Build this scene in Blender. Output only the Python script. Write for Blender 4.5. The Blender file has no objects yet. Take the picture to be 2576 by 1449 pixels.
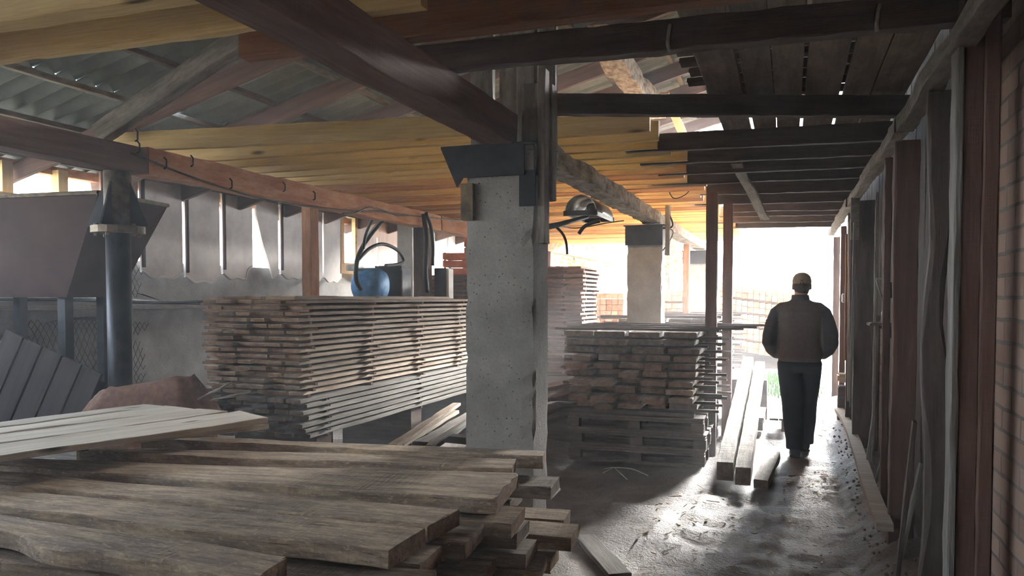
import bpy, bmesh, math, random
from mathutils import Vector, Matrix, noise

C = bpy.context
SC = C.scene
COL = SC.collection
R_ = random.Random(7)

# ------------------------------------------------------------------ camera
FPX = 2000.0                    # focal length in pixels of a 2576 px wide frame
YAW = math.atan(697.0 / FPX)
PITCH = math.radians(-2.0)
PY0 = 749.0 - FPX * math.tan(PITCH)
EYE = Vector((0, 0, 1.52))
RT = Vector((math.cos(YAW), math.sin(YAW), 0))
F0 = Vector((-math.sin(YAW), math.cos(YAW), 0))
FW = F0 * math.cos(PITCH) + Vector((0, 0, math.sin(PITCH)))
UP = RT.cross(FW)
cam_data = bpy.data.cameras.new('camera')
cam = bpy.data.objects.new('camera', cam_data)
COL.objects.link(cam)
cam_data.sensor_width = 36.0
cam_data.lens = 36.0 * FPX / 2576.0
cam_data.shift_y = (PY0 - 724.5) / 2576.0
cam_data.clip_start = 0.05
cam_data.clip_end = 500
mw = Matrix((RT, UP, -FW)).transposed().to_4x4()
mw.translation = EYE
cam.matrix_world = mw
SC.camera = cam

# ------------------------------------------------------------------ world, sun, exposure
SC.view_settings.view_transform = 'Standard'
SC.view_settings.look = 'None'
SC.view_settings.gamma = 1.0
SC.view_settings.use_curve_mapping = False
SC.view_settings.exposure = 4.1
wd = bpy.data.worlds.new('sky')
SC.world = wd
wd.use_nodes = True
wn = wd.node_tree
wn.nodes.clear()
w_out = wn.nodes.new('ShaderNodeOutputWorld')
w_bg = wn.nodes.new('ShaderNodeBackground')
w_tc = wn.nodes.new('ShaderNodeTexCoord')
w_sep = wn.nodes.new('ShaderNodeSeparateXYZ')
w_rmp = wn.nodes.new('ShaderNodeValToRGB')
w_rmp.color_ramp.elements[0].position = 0.0
w_rmp.color_ramp.elements[0].color = (0.88, 0.95, 1.0, 1)
w_rmp.color_ramp.elements[1].position = 0.8
w_rmp.color_ramp.elements[1].color = (0.50, 0.70, 1.0, 1)
wn.links.new(w_tc.outputs['Generated'], w_sep.inputs[0])
wn.links.new(w_sep.outputs['Z'], w_rmp.inputs[0])
wn.links.new(w_rmp.outputs[0], w_bg.inputs['Color'])
wn.links.new(w_bg.outputs[0], w_out.inputs[0])
w_bg.inputs['Strength'].default_value = 1.45

sun_d = bpy.data.lights.new('sun', 'SUN')
sun_d.energy = 8.0
sun_d.angle = math.radians(28)
sun_d.color = (1.0, 0.98, 0.95)
sun = bpy.data.objects.new('sun', sun_d)
COL.objects.link(sun)
sun.rotation_euler = Vector((-0.30, -1.0, -0.40)).to_track_quat('-Z', 'Y').to_euler()   # light travels towards the camera


# ------------------------------------------------------------------ pixel rays (authoring aid for real positions)
def ray(px, py):
    return FW + RT * ((px - 1288.0) / FPX) + UP * ((PY0 - py) / FPX)


def at_z(px, py, z):
    d = ray(px, py)
    return EYE + d * ((z - EYE.z) / d.z)


def at_x(px, py, x):
    d = ray(px, py)
    return EYE + d * (x / d.x)


def at_y(px, py, y):
    d = ray(px, py)
    return EYE + d * (y / d.y)


# ------------------------------------------------------------------ tags
ORD = ['first', 'second', 'third', 'fourth', 'fifth', 'sixth', 'seventh', 'eighth', 'ninth', 'tenth', 'eleventh',
       'twelfth', 'thirteenth', 'fourteenth', 'fifteenth', 'sixteenth', 'seventeenth', 'eighteenth', 'nineteenth',
       'twentieth', 'twenty-first', 'twenty-second', 'twenty-third', 'twenty-fourth', 'twenty-fifth', 'twenty-sixth',
       'twenty-seventh', 'twenty-eighth', 'twenty-ninth', 'thirtieth', 'thirty-first', 'thirty-second',
       'thirty-third', 'thirty-fourth', 'thirty-fifth', 'thirty-sixth', 'thirty-seventh', 'thirty-eighth', 'thirty-ninth', 'fortieth',
       'forty-first', 'forty-second', 'forty-third', 'forty-fourth', 'forty-fifth', 'forty-sixth', 'forty-seventh', 'forty-eighth', 'forty-ninth', 'fiftieth']


def tag(o, label=None, cat=None, group=None, kind=None):
    if label:
        o['label'] = label
    if cat:
        o['category'] = cat
    if group:
        o['group'] = group
    if kind:
        o['kind'] = kind
    return o


def link(name, me, mat, parent=None):
    o = bpy.data.objects.new(name, me)
    COL.objects.link(o)
    if mat is not None and not me.materials:
        me.materials.append(mat)
    if parent is not None:
        o.parent = parent
    return o


def empty(name, loc, rz=0.0):
    o = bpy.data.objects.new(name, None)
    o.empty_display_size = 0.1
    COL.objects.link(o)
    o.location = loc
    o.rotation_euler = (0, 0, rz)
    return o


def copy_thing(root):
    r = root.copy()
    COL.objects.link(r)
    for ch in list(root.children):
        c = ch.copy()
        COL.objects.link(c)
        c.parent = r
        for g in list(ch.children):
            d = g.copy()
            COL.objects.link(d)
            d.parent = c
    return r


# ------------------------------------------------------------------ materials
def lin(c):
    return tuple(((v / 255.0) / 12.92 if v / 255.0 <= 0.04045 else ((v / 255.0 + 0.055) / 1.055) ** 2.4) for v in c) + (1.0,)


class NT:
    def __init__(self, name):
        self.m = bpy.data.materials.new(name)
        self.m.use_nodes = True
        self.t = self.m.node_tree
        self.t.nodes.clear()
        self.out = self.n('ShaderNodeOutputMaterial')
        self.b = self.n('ShaderNodeBsdfPrincipled')
        self.l(self.b.outputs[0], self.out.inputs[0])

    def n(self, t, **kw):
        nd = self.t.nodes.new(t)
        for k, v in kw.items():
            setattr(nd, k, v)
        return nd

    def l(self, a, b):
        self.t.links.new(a, b)

    def coords(self, scale, randomize=True, rot=(0, 0, 0)):
        tc = self.n('ShaderNodeTexCoord')
        src = tc.outputs['Object']
        if randomize:
            oi = self.n('ShaderNodeObjectInfo')
            mul = self.n('ShaderNodeMath', operation='MULTIPLY')
            mul.inputs[1].default_value = 53.0
            self.l(oi.outputs['Random'], mul.inputs[0])
            add = self.n('ShaderNodeVectorMath', operation='ADD')
            self.l(src, add.inputs[0])
            self.l(mul.outputs[0], add.inputs[1])
            src = add.outputs[0]
        mp = self.n('ShaderNodeMapping')
        mp.inputs['Scale'].default_value = scale
        mp.inputs['Rotation'].default_value = rot
        self.l(src, mp.inputs[0])
        return mp.outputs[0]

    def noise(self, vec, scale=1.0, detail=4.0, rough=0.55, dist=0.0):
        nd = self.n('ShaderNodeTexNoise')
        nd.inputs['Scale'].default_value = scale
        nd.inputs['Detail'].default_value = detail
        nd.inputs['Roughness'].default_value = rough
        nd.inputs['Distortion'].default_value = dist
        self.l(vec, nd.inputs['Vector'])
        return nd.outputs[0]

    def ramp(self, fac, stops):
        r = self.n('ShaderNodeValToRGB')
        e = r.color_ramp.elements
        e[0].position, e[0].color = stops[0][0], stops[0][1]
        e[1].position, e[1].color = stops[-1][0], stops[-1][1]
        for p, c in stops[1:-1]:
            x = e.new(p)
            x.color = c
        self.l(fac, r.inputs[0])
        return r.outputs[0]

    def mix(self, fac, a, b, mode='MIX'):
        m = self.n('ShaderNodeMix', data_type='RGBA', blend_type=mode)
        if isinstance(fac, (int, float)):
            m.inputs[0].default_value = fac
        else:
            self.l(fac, m.inputs[0])
        for v, i in ((a, 6), (b, 7)):
            if isinstance(v, tuple):
                m.inputs[i].default_value = v
            else:
                self.l(v, m.inputs[i])
        return m.outputs[2]

    def bump(self, h, strength=0.4, dist=0.01):
        b = self.n('ShaderNodeBump')
        b.inputs['Strength'].default_value = strength
        b.inputs['Distance'].default_value = dist
        self.l(h, b.inputs['Height'])
        self.l(b.outputs[0], self.b.inputs['Normal'])

    def vary(self, col, lo=0.78, hi=1.2):
        oi = self.n('ShaderNodeObjectInfo')
        mr = self.n('ShaderNodeMapRange')
        mr.inputs[3].default_value = lo
        mr.inputs[4].default_value = hi
        self.l(oi.outputs['Random'], mr.inputs[0])
        h = self.n('ShaderNodeHueSaturation')
        self.l(col, h.inputs['Color'])
        self.l(mr.outputs[0], h.inputs['Value'])
        return h.outputs[0]

    def finish(self, col, rough=0.8, metal=0.0, spec=0.3):
        if isinstance(col, tuple):
            self.b.inputs['Base Color'].default_value = col
        else:
            self.l(col, self.b.inputs['Base Color'])
        self.b.inputs['Roughness'].default_value = rough
        self.b.inputs['Metallic'].default_value = metal
        self.b.inputs['Specular IOR Level'].default_value = spec
        return self.m


def _ds(c, k=0.40):
    m = 0.3 * c[0] + 0.55 * c[1] + 0.15 * c[2]
    return tuple(v + (m - v) * k for v in c)


def wood(name, light, dark, dust=None, dust_amt=0.5, knots=False, rough=0.82, bump=0.35, lo=0.78, hi=1.18, saw=False, grain=(1.1, 16, 16), ds=0.4, endg=1.0, dsc=(3.5, 11, 11), flecks=0.0):
    light, dark = _ds(light, ds), _ds(dark, ds)
    t = NT(name)
    v = t.coords(grain)
    g = t.noise(v, 1.0, 5, 0.6, 0.6)
    fine = t.noise(t.coords((5, 140, 140)), 1.0, 2, 0.6)
    col = t.ramp(g, [(0.28, lin(dark)), (0.5, lin(tuple((a + b) / 2 for a, b in zip(light, dark)))), (0.72, lin(light))])
    col = t.mix(0.35, col, t.ramp(fine, [(0.3, (0.55, 0.5, 0.46, 1)), (0.7, (1, 1, 1, 1))]), 'MULTIPLY')
    h = t.mix(0.5, g, fine)
    if knots:
        vo = t.n('ShaderNodeTexVoronoi')
        vo.inputs['Scale'].default_value = 1.0
        t.l(t.coords((1.7, 7, 7)), vo.inputs['Vector'])
        k = t.ramp(vo.outputs['Distance'], [(0.05, (1, 1, 1, 1)), (0.14, (0, 0, 0, 1))])
        col = t.mix(k, col, lin(tuple(x * 0.5 for x in dark)))
    if dust is not None:
        dn = t.noise(t.coords(dsc), 1.0, 9, 0.78)
        f = t.ramp(dn, [(0.44, (0, 0, 0, 1)), (0.64, (dust_amt, dust_amt, dust_amt, 1))])
        col = t.mix(f, col, lin(dust))
        h = t.mix(0.5, h, dn)
    if flecks:
        fk = t.noise(t.coords((34, 110, 110)), 1.0, 3, 0.6, 0.1)
        col = t.mix(t.ramp(fk, [(0.58, (0, 0, 0, 1)), (0.68, (flecks, flecks, flecks, 1))]), col, lin(dust))
        crk = t.noise(t.coords((1.3, 75, 75)), 1.0, 3, 0.6, 0.3)
        col = t.mix(t.ramp(crk, [(0.30, (0.7, 0.7, 0.7, 1)), (0.38, (0, 0, 0, 1))]), col, lin(tuple(x * 0.45 for x in dark)))
        h = t.mix(0.4, h, fk)
    if saw:
        sw = t.noise(t.coords((60, 3, 3)), 1.0, 2, 0.5, 0.4)
        h = t.mix(0.35, h, sw)
    # weathered end grain, plus shade of the backlit stack ends put into the colour
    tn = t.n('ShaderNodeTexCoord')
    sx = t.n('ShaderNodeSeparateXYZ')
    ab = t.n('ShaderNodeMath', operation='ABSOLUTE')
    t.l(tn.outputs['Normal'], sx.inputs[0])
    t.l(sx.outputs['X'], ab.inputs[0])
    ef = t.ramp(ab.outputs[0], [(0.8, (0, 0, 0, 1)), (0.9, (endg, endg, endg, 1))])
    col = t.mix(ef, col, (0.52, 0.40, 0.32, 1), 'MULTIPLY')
    t.bump(h, bump, 0.012)
    return t.finish(t.vary(col, lo, hi), rough, 0.0, 0.14)


def plain(name, c1, c2, scale=8.0, rough=0.8, metal=0.0, bump=0.2, spec=0.3, detail=6, stretch=(1, 1, 1), dist=0.01, lo=1.0, hi=1.0):
    t = NT(name)
    nz = t.noise(t.coords(tuple(scale * s for s in stretch)), 1.0, detail, 0.62)
    col = t.ramp(nz, [(0.32, lin(c2)), (0.68, lin(c1))])
    if bump:
        t.bump(nz, bump, dist)
    if lo != hi:
        col = t.vary(col, lo, hi)
    return t.finish(col, rough, metal, spec)


M = {}
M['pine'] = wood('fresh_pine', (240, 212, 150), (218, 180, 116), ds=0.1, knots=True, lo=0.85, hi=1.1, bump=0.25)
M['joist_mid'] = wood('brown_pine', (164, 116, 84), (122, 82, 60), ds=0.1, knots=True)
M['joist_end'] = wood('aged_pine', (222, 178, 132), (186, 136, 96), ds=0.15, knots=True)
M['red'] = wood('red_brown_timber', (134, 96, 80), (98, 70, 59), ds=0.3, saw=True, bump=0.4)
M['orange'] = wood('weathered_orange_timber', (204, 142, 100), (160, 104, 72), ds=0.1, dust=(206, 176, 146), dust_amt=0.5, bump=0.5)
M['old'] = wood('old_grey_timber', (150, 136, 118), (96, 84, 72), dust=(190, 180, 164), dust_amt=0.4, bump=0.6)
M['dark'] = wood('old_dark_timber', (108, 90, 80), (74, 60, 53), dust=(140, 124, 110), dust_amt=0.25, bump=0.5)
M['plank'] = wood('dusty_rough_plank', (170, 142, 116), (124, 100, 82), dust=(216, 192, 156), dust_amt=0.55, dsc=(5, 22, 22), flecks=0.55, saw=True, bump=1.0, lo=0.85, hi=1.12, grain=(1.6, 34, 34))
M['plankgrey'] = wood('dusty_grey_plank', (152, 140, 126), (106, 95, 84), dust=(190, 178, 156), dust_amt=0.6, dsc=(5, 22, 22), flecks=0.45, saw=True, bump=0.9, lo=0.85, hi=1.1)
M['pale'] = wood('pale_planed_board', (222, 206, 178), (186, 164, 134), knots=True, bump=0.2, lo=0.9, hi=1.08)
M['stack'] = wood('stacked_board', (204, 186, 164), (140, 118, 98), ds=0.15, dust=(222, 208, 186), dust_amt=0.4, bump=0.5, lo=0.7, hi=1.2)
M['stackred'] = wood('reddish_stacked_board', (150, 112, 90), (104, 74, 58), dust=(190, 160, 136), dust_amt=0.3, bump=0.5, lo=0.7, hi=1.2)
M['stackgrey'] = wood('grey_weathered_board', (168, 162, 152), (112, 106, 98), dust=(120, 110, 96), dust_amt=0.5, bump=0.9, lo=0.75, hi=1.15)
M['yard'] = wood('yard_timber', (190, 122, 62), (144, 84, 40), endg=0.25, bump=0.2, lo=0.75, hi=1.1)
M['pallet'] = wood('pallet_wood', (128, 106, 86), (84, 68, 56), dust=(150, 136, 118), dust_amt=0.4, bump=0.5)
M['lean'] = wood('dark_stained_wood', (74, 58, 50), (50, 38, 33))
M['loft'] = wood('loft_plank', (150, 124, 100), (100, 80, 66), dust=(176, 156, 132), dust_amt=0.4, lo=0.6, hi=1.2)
M['concrete'] = None
M['steel'] = plain('blackened_steel', (52, 52, 54), (24, 26, 30), 9, 0.5, 0.6, 0.15)
M['rust'] = plain('rusty_sheet', (120, 104, 82), (60, 50, 42), 14, 0.6, 0.5, 0.25)
M['cable'] = plain('black_rubber', (30, 30, 30), (16, 16, 17), 20, 0.5, 0, 0.0)
M['galv'] = plain('galvanised_metal', (190, 188, 180), (130, 128, 122), 10, 0.38, 0.8, 0.1)
M['bag'] = plain('brown_sack_cloth', (128, 92, 72), (92, 66, 54), 26, 0.85, 0, 0.4)
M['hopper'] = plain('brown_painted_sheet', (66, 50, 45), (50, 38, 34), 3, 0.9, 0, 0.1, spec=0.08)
M['blue'] = plain('worn_blue_paint', (96, 150, 196), (58, 96, 132), 9, 0.5, 0.1, 0.2)
M['darkbox'] = plain('dark_enamel', (48, 46, 46), (28, 28, 30), 5, 0.5, 0, 0.1)
M['bark'] = plain('peeling_bark', (206, 190, 162), (112, 84, 60), 20, 0.9, 0, 0.9, stretch=(0.5, 1, 1), dist=0.03)
M['beamold'] = plain('mouldy_old_log', (176, 164, 146), (92, 80, 70), 14, 0.9, 0, 0.9, stretch=(0.45, 1, 1), dist=0.03)
M['jacket'] = plain('taupe_jacket_cloth', (96, 86, 78), (80, 71, 64), 30, 0.9, 0, 0.3)
M['sleeve'] = plain('charcoal_knit', (66, 64, 66), (54, 52, 55), 40, 0.9, 0, 0.3)
M['trouser'] = plain('dark_navy_cloth', (24, 30, 46), (16, 20, 32), 25, 0.9, 0, 0.3)
M['shoe'] = plain('black_work_shoe', (40, 34, 30), (26, 22, 20), 20, 0.6, 0, 0.2)
M['cap'] = plain('beige_cap_cloth', (168, 152, 130), (146, 130, 110), 40, 0.9, 0, 0.2)
M['skin'] = plain('skin', (206, 150, 122), (190, 132, 106), 12, 0.55, 0, 0.05)
M['hair'] = plain('grey_brown_hair', (86, 76, 68), (54, 46, 40), 60, 0.7, 0, 0.4)
M['white'] = plain('white_plastic', (190, 186, 178), (164, 160, 152), 8, 0.5, 0, 0.05)
M['glass'] = plain('bulb_glass', (150, 148, 140), (110, 108, 104), 5, 0.15, 0, 0)
M['brick_red'] = plain('red_crate_wood', (196, 120, 84), (160, 92, 62), 10, 0.8, 0, 0.2)
M['leaf'] = plain('sunlit_leaf', (150, 150, 70), (110, 120, 50), 10, 0.7, 0, 0.0)
M['green'] = plain('leaf_green', (64, 104, 30), (36, 66, 18), 10, 0.7, 0, 0.3)
M['chip'] = plain('wood_chip', (206, 184, 150), (150, 126, 98), 30, 0.85, 0, 0.2)


def concrete():
    t = NT('pitted_concrete')
    v = t.coords((1, 1, 1), False)
    a = t.noise(v, 3.0, 8, 0.65)
    b = t.noise(v, 60.0, 3, 0.6)
    vo = t.n('ShaderNodeTexVoronoi')
    vo.inputs['Scale'].default_value = 34.0
    vo.inputs['Randomness'].default_value = 1.0
    t.l(v, vo.inputs['Vector'])
    pits = t.ramp(vo.outputs['Distance'], [(0.06, (0, 0, 0, 1)), (0.15, (1, 1, 1, 1))])
    col = t.ramp(a, [(0.3, lin((118, 114, 109))), (0.7, lin((160, 155, 148)))])
    col = t.mix(0.3, col, t.ramp(b, [(0.3, (0.5, 0.5, 0.5, 1)), (0.7, (1, 1, 1, 1))]), 'MULTIPLY')
    col = t.mix(pits, lin((92, 86, 80)), col)
    h = t.mix(0.5, b, pits)
    t.bump(h, 0.7, 0.012)
    return t.finish(col, 0.88)


M['concrete'] = concrete()


def roof_mat():
    t = NT('corrugated_fibre_cement')
    v = t.coords((1, 1, 1), False)
    a = t.noise(v, 1.2, 6, 0.6)
    b = t.noise(v, 30.0, 4, 0.6)
    col = t.ramp(a, [(0.3, lin((98, 104, 100))), (0.7, lin((142, 148, 140)))])
    col = t.mix(0.3, col, t.ramp(b, [(0.3, (0.6, 0.6, 0.6, 1)), (0.7, (1, 1, 1, 1))]), 'MULTIPLY')
    t.bump(b, 0.1, 0.005)
    return t.finish(col, 0.7)


M['roof'] = roof_mat()


def brick_mat():
    t = NT('old_limewashed_brick')
    tc = t.n('ShaderNodeTexCoord')
    sp = t.n('ShaderNodeSeparateXYZ')
    cb = t.n('ShaderNodeCombineXYZ')
    t.l(tc.outputs['Object'], sp.inputs[0])
    t.l(sp.outputs['Y'], cb.inputs['X'])
    t.l(sp.outputs['Z'], cb.inputs['Y'])
    wob = t.noise(tc.outputs['Object'], 7.0, 3, 0.5)
    vadd = t.n('ShaderNodeVectorMath', operation='MULTIPLY_ADD')
    vadd.inputs[1].default_value = (0.02, 0.02, 0.02)
    t.l(wob, vadd.inputs[0])
    t.l(cb.outputs[0], vadd.inputs[2])
    br = t.n('ShaderNodeTexBrick')
    br.inputs['Color1'].default_value = lin((150, 124, 108))
    br.inputs['Color2'].default_value = lin((126, 98, 84))
    br.inputs['Mortar'].default_value = lin((92, 84, 78))
    br.inputs['Scale'].default_value = 1.0
    br.inputs['Mortar Size'].default_value = 0.007
    br.inputs['Brick Width'].default_value = 0.26
    br.inputs['Row Height'].default_value = 0.085
    br.inputs['Bias'].default_value = 0.1
    t.l(vadd.outputs[0], br.inputs['Vector'])
    nz = t.noise(tc.outputs['Object'], 5.0, 7, 0.7)
    col = t.mix(t.ramp(nz, [(0.4, (0, 0, 0, 1)), (0.7, (0.4, 0.4, 0.4, 1))]), br.outputs['Color'], lin((150, 136, 124)))
    inv = t.n('ShaderNodeMath', operation='SUBTRACT')
    inv.inputs[0].default_value = 1.0
    t.l(br.outputs['Fac'], inv.inputs[1])
    h = t.mix(0.3, inv.outputs[0], nz)
    t.bump(h, 0.7, 0.02)
    return t.finish(col, 0.9)


M['brick'] = brick_mat()


def dirt_mat(name, c_dark, c_mid, c_light, rough=0.75, bump=0.8):
    t = NT(name)
    v = t.coords((1, 1, 1), False)
    a = t.noise(v, 1.3, 8, 0.68)
    b = t.noise(v, 45.0, 5, 0.7)
    c = t.noise(v, 9.0, 6, 0.7)
    col = t.ramp(a, [(0.32, lin(c_dark)), (0.52, lin(c_mid)), (0.72, lin(c_light))])
    col = t.mix(0.5, col, t.ramp(b, [(0.35, (0.45, 0.42, 0.4, 1)), (0.65, (1, 1, 1, 1))]), 'MULTIPLY')
    fl = t.ramp(t.noise(v, 120.0, 2, 0.5), [(0.64, (0, 0, 0, 1)), (0.72, (0.7, 0.7, 0.7, 1))])
    col = t.mix(fl, col, lin((206, 190, 160)))
    h = t.mix(0.5, b, c)
    t.bump(h, bump, 0.05)
    return t.finish(col, rough, 0, 0.45)


M['dirt'] = dirt_mat('sawdust_earth', (104, 93, 86), (136, 124, 113), (170, 157, 142), rough=0.62, bump=1.0)
M['yardground'] = dirt_mat('yard_ground', (120, 116, 84), (150, 140, 116), (176, 166, 140))


# ------------------------------------------------------------------ meshes
def mesh_of(name, verts, faces, smooth=False):
    me = bpy.data.meshes.new(name)
    me.from_pydata([tuple(v) for v in verts], [], faces)
    bm = bmesh.new()
    bm.from_mesh(me)
    bmesh.ops.recalc_face_normals(bm, faces=bm.faces)
    bm.to_mesh(me)
    bm.free()
    if smooth:
        me.polygons.foreach_set('use_smooth', [True] * len(me.polygons))
    me.update()
    return me


class MB:
    """collects shapes into one mesh"""

    def __init__(self):
        self.v = []
        self.f = []

    def box(self, c, s, rot=None, ch=0.0):
        b = len(self.v)
        hx, hy, hz = s[0] / 2, s[1] / 2, s[2] / 2
        if ch <= 0:
            pts = [Vector((x, y, z)) for x in (-hx, hx) for y in (-hy, hy) for z in (-hz, hz)]
            fs = [(0, 1, 3, 2), (4, 6, 7, 5), (0, 4, 5, 1), (2, 3, 7, 6), (0, 2, 6, 4), (1, 5, 7, 3)]
        else:
            bm = bmesh.new()
            bmesh.ops.create_cube(bm, size=1.0)
            bmesh.ops.scale(bm, vec=s, verts=bm.verts)
            bmesh.ops.bevel(bm, geom=bm.edges[:], offset=ch, segments=2, affect='EDGES')
            bm.verts.index_update()
            pts = [x.co.copy() for x in bm.verts]
            fs = [tuple(q.index for q in fc.verts) for fc in bm.faces]
            bm.free()
        for p in pts:
            if rot is not None:
                p = rot @ p
            self.v.append(p + Vector(c))
        self.f += [tuple(i + b for i in q) for q in fs]
        return self

    def tube(self, pts, r, n=8, cap=True):
        pts = [Vector(p) for p in pts]
        b = len(self.v)
        m = len(pts)
        rr = r if isinstance(r, (list, tuple)) else [r] * m
        prev = None
        for i, p in enumerate(pts):
            t = (pts[min(i + 1, m - 1)] - pts[max(i - 1, 0)]).normalized()
            if prev is None:
                ref = Vector((0, 0, 1)) if abs(t.z) < 0.9 else Vector((1, 0, 0))
                u = t.cross(ref).normalized()
            else:
                u = (prev - t * prev.dot(t)).normalized()
            prev = u
            w = t.cross(u)
            for k in range(n):
                a = 2 * math.pi * k / n
                self.v.append(p + (u * math.cos(a) + w * math.sin(a)) * rr[i])
        for i in range(m - 1):
            for k in range(n):
                self.f.append((b + i * n + k, b + i * n + (k + 1) % n, b + (i + 1) * n + (k + 1) % n, b + (i + 1) * n + k))
        if cap:
            self.f.append(tuple(b + k for k in range(n)))
            self.f.append(tuple(b + (m - 1) * n + k for k in range(n)))
        return self

    def loft(self, rings, cap=True):
        b = len(self.v)
        n = len(rings[0])
        for rg in rings:
            self.v += [Vector(p) for p in rg]
        for i in range(len(rings) - 1):
            for k in range(n):
                self.f.append((b + i * n + k, b + i * n + (k + 1) % n, b + (i + 1) * n + (k + 1) % n, b + (i + 1) * n + k))
        if cap:
            self.f.append(tuple(b + k for k in range(n)))
            self.f.append(tuple(b + (len(rings) - 1) * n + k for k in range(n)))
        return self

    def prism(self, poly, a, bvec):
        """poly: list of 3D points, extruded by bvec"""
        b = len(self.v)
        n = len(poly)
        self.v += [Vector(p) + Vector(a) for p in poly]
        self.v += [Vector(p) + Vector(a) + Vector(bvec) for p in poly]
        self.f.append(tuple(range(b, b + n)))
        self.f.append(tuple(range(b + n, b + 2 * n)))
        for k in range(n):
            self.f.append((b + k, b + (k + 1) % n, b + n + (k + 1) % n, b + n + k))
        return self

    def build(self, name, mat, parent=None, smooth=False):
        return link(name, mesh_of(name, self.v, self.f, smooth), mat, parent)


def smooth_path(pts, k=6):
    pts = [Vector(p) for p in pts]
    out = []
    for i in range(len(pts) - 1):
        p0, p1, p2, p3 = pts[max(i - 1, 0)], pts[i], pts[i + 1], pts[min(i + 2, len(pts) - 1)]
        for j in range(k):
            t = j / k
            out.append(0.5 * ((2 * p1) + (-p0 + p2) * t + (2 * p0 - 5 * p1 + 4 * p2 - p3) * t * t + (-p0 + 3 * p1 - 3 * p2 + p3) * t ** 3))
    out.append(pts[-1])
    return out


_bseed = [0]


def board_mesh(L, W, T, rough=0.002, live=0.0, bow=0.0, seed=None, segs=None, taper=0.0, jag=0.004):
    """a sawn board along local X, origin in its middle"""
    if seed is None:
        _bseed[0] += 1
        seed = _bseed[0]
    rnd = random.Random(seed)
    n = segs or max(3, int(L / 0.16))
    off = rnd.random() * 100
    V, F = [], []
    c = min(0.004, T * 0.12)
    np_ = 8
    for i in range(n + 1):
        u = i / n
        x = (u - 0.5) * L
        if i in (0, n):
            x0 = x
        else:
            x0 = x + rnd.uniform(-1, 1) * L / n * 0.12
        nl = noise.noise((x0 * 1.7 + off, 3.1, 0)) * live
        nr = noise.noise((x0 * 1.7 + off, 9.7, 0)) * live
        bl = abs(noise.noise((x0 * 1.1 + off, 17.0, 2))) * live * 1.6
        br = abs(noise.noise((x0 * 1.1 + off, 27.0, 5))) * live * 1.6
        zb = bow * (1 - (2 * u - 1) ** 2) + noise.noise((x0 * 2.0 + off, 40, 0)) * rough * 1.5
        w = W * (1 - taper * u)
        yl, yr = -w / 2 + nl, w / 2 + nr
        ht = T / 2
        prof = [(yl + c + bl, ht), (yr - c - br, ht), (yr - bl * 0.0, ht - c - br * 0.5), (yr, -ht + c), (yr - c, -ht), (yl + c, -ht), (yl, -ht + c), (yl, ht - c - bl * 0.5)]
        for (y, z) in prof:
            jx = rnd.uniform(-jag, jag) if i in (0, n) else 0
            V.append(Vector((x0 + jx, y + rnd.uniform(-rough, rough), z + zb + rnd.uniform(-rough, rough) * 0.7)))
    for i in range(n):
        for k in range(np_):
            F.append((i * np_ + k, (i + 1) * np_ + k, (i + 1) * np_ + (k + 1) % np_, i * np_ + (k + 1) % np_))
    F.append(tuple(range(np_)))
    F.append(tuple(n * np_ + k for k in range(np_)))
    return mesh_of('board', V, F)


def frame_of(A, B, up=Vector((0, 0, 1))):
    x = (B - A).normalized()
    z = (up - x * up.dot(x)).normalized()
    y = z.cross(x)
    m = Matrix((x, y, z)).transposed().to_4x4()
    m.translation = (A + B) / 2
    return m


def place(name, me, A, B, mat, up=Vector((0, 0, 1)), parent=None):
    o = link(name, me, mat, parent)
    o.matrix_world = frame_of(Vector(A), Vector(B), Vector(up))
    return o


def beam(name, A, B, W, T, mat, up=(0, 0, 1), rough=0.003, live=0.0, bow=0.0, segs=None, taper=0.0):
    A, B = Vector(A), Vector(B)
    me = board_mesh((B - A).length, W, T, rough, live, bow, segs=segs, taper=taper)
    return place(name, me, A, B, mat, up)


# ================================================================== THE SETTING
def ground_mesh():
    V, F = [], []
    xs = [-9 + 0.5 * i for i in range(12)] + [-3 + 0.1 * i for i in range(41)] + [1.5, 3, 6]
    ys = [-6 + 0.8 * i for i in range(9)] + [1.2 + 0.08 * i for i in range(150)] + [13.5 + 0.5 * i for i in range(7)]
    for y in ys:
        for x in xs:
            z = 0.05 * noise.noise((x * 0.9, y * 0.7, 1.0)) + 0.04 * noise.noise((x * 3.1, y * 2.6, 5.0)) + 0.035 * noise.noise((x * 8, y * 7, 9.0))
            # trodden path along the aisle with a bank of sawdust against the brick wall
            z += 0.17 * max(0.0, min(1.0, (x - 0.40) / 0.22))
            z += 0.05 * max(0.0, min(1.0, (-0.3 - x) / 0.3))
            z -= 0.02
            V.append((x, y, z - 0.03))
    nx = len(xs)
    for j in range(len(ys) - 1):
        for i in range(nx - 1):
            F.append((j * nx + i, j * nx + i + 1, (j + 1) * nx + i + 1, (j + 1) * nx + i))
    return mesh_of('floor', V, F, True)


tag(link('floor', ground_mesh(), M['dirt']), kind='structure')
g = MB()
g.box((0, 30, -0.22), (160, 160, 0.2))
tag(g.build('ground', M['yardground']), kind='structure')

w = MB()
w.box((0.93, 4.8, 2.6), (0.3, 15.0, 5.4))
tag(w.build('wall_right', M['brick']), kind='structure')
w = MB()
w.box((-6.4, 9.4, 0.9), (0.2, 9.8, 2.0), ch=0.02)
tag(w.build('wall_left', M['concrete']), kind='structure')
w = MB()
w.box((-6.4, 0.95, 0.85), (0.2, 7.1, 1.9))  # unseen near length of wall, added to cut light from the left
tag(w.build('wall_left_unseen', M['concrete']), kind='structure')
w = MB()
w.box((-2.8, -2.6, 2.3), (7.5, 0.2, 4.8))  # unseen wall, added to block light from behind the camera
tag(w.build('wall_back_unseen', M['brick']), kind='structure')


def roofz(x):
    return 2.8 + 0.27 * (x + 6.2)


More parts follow.
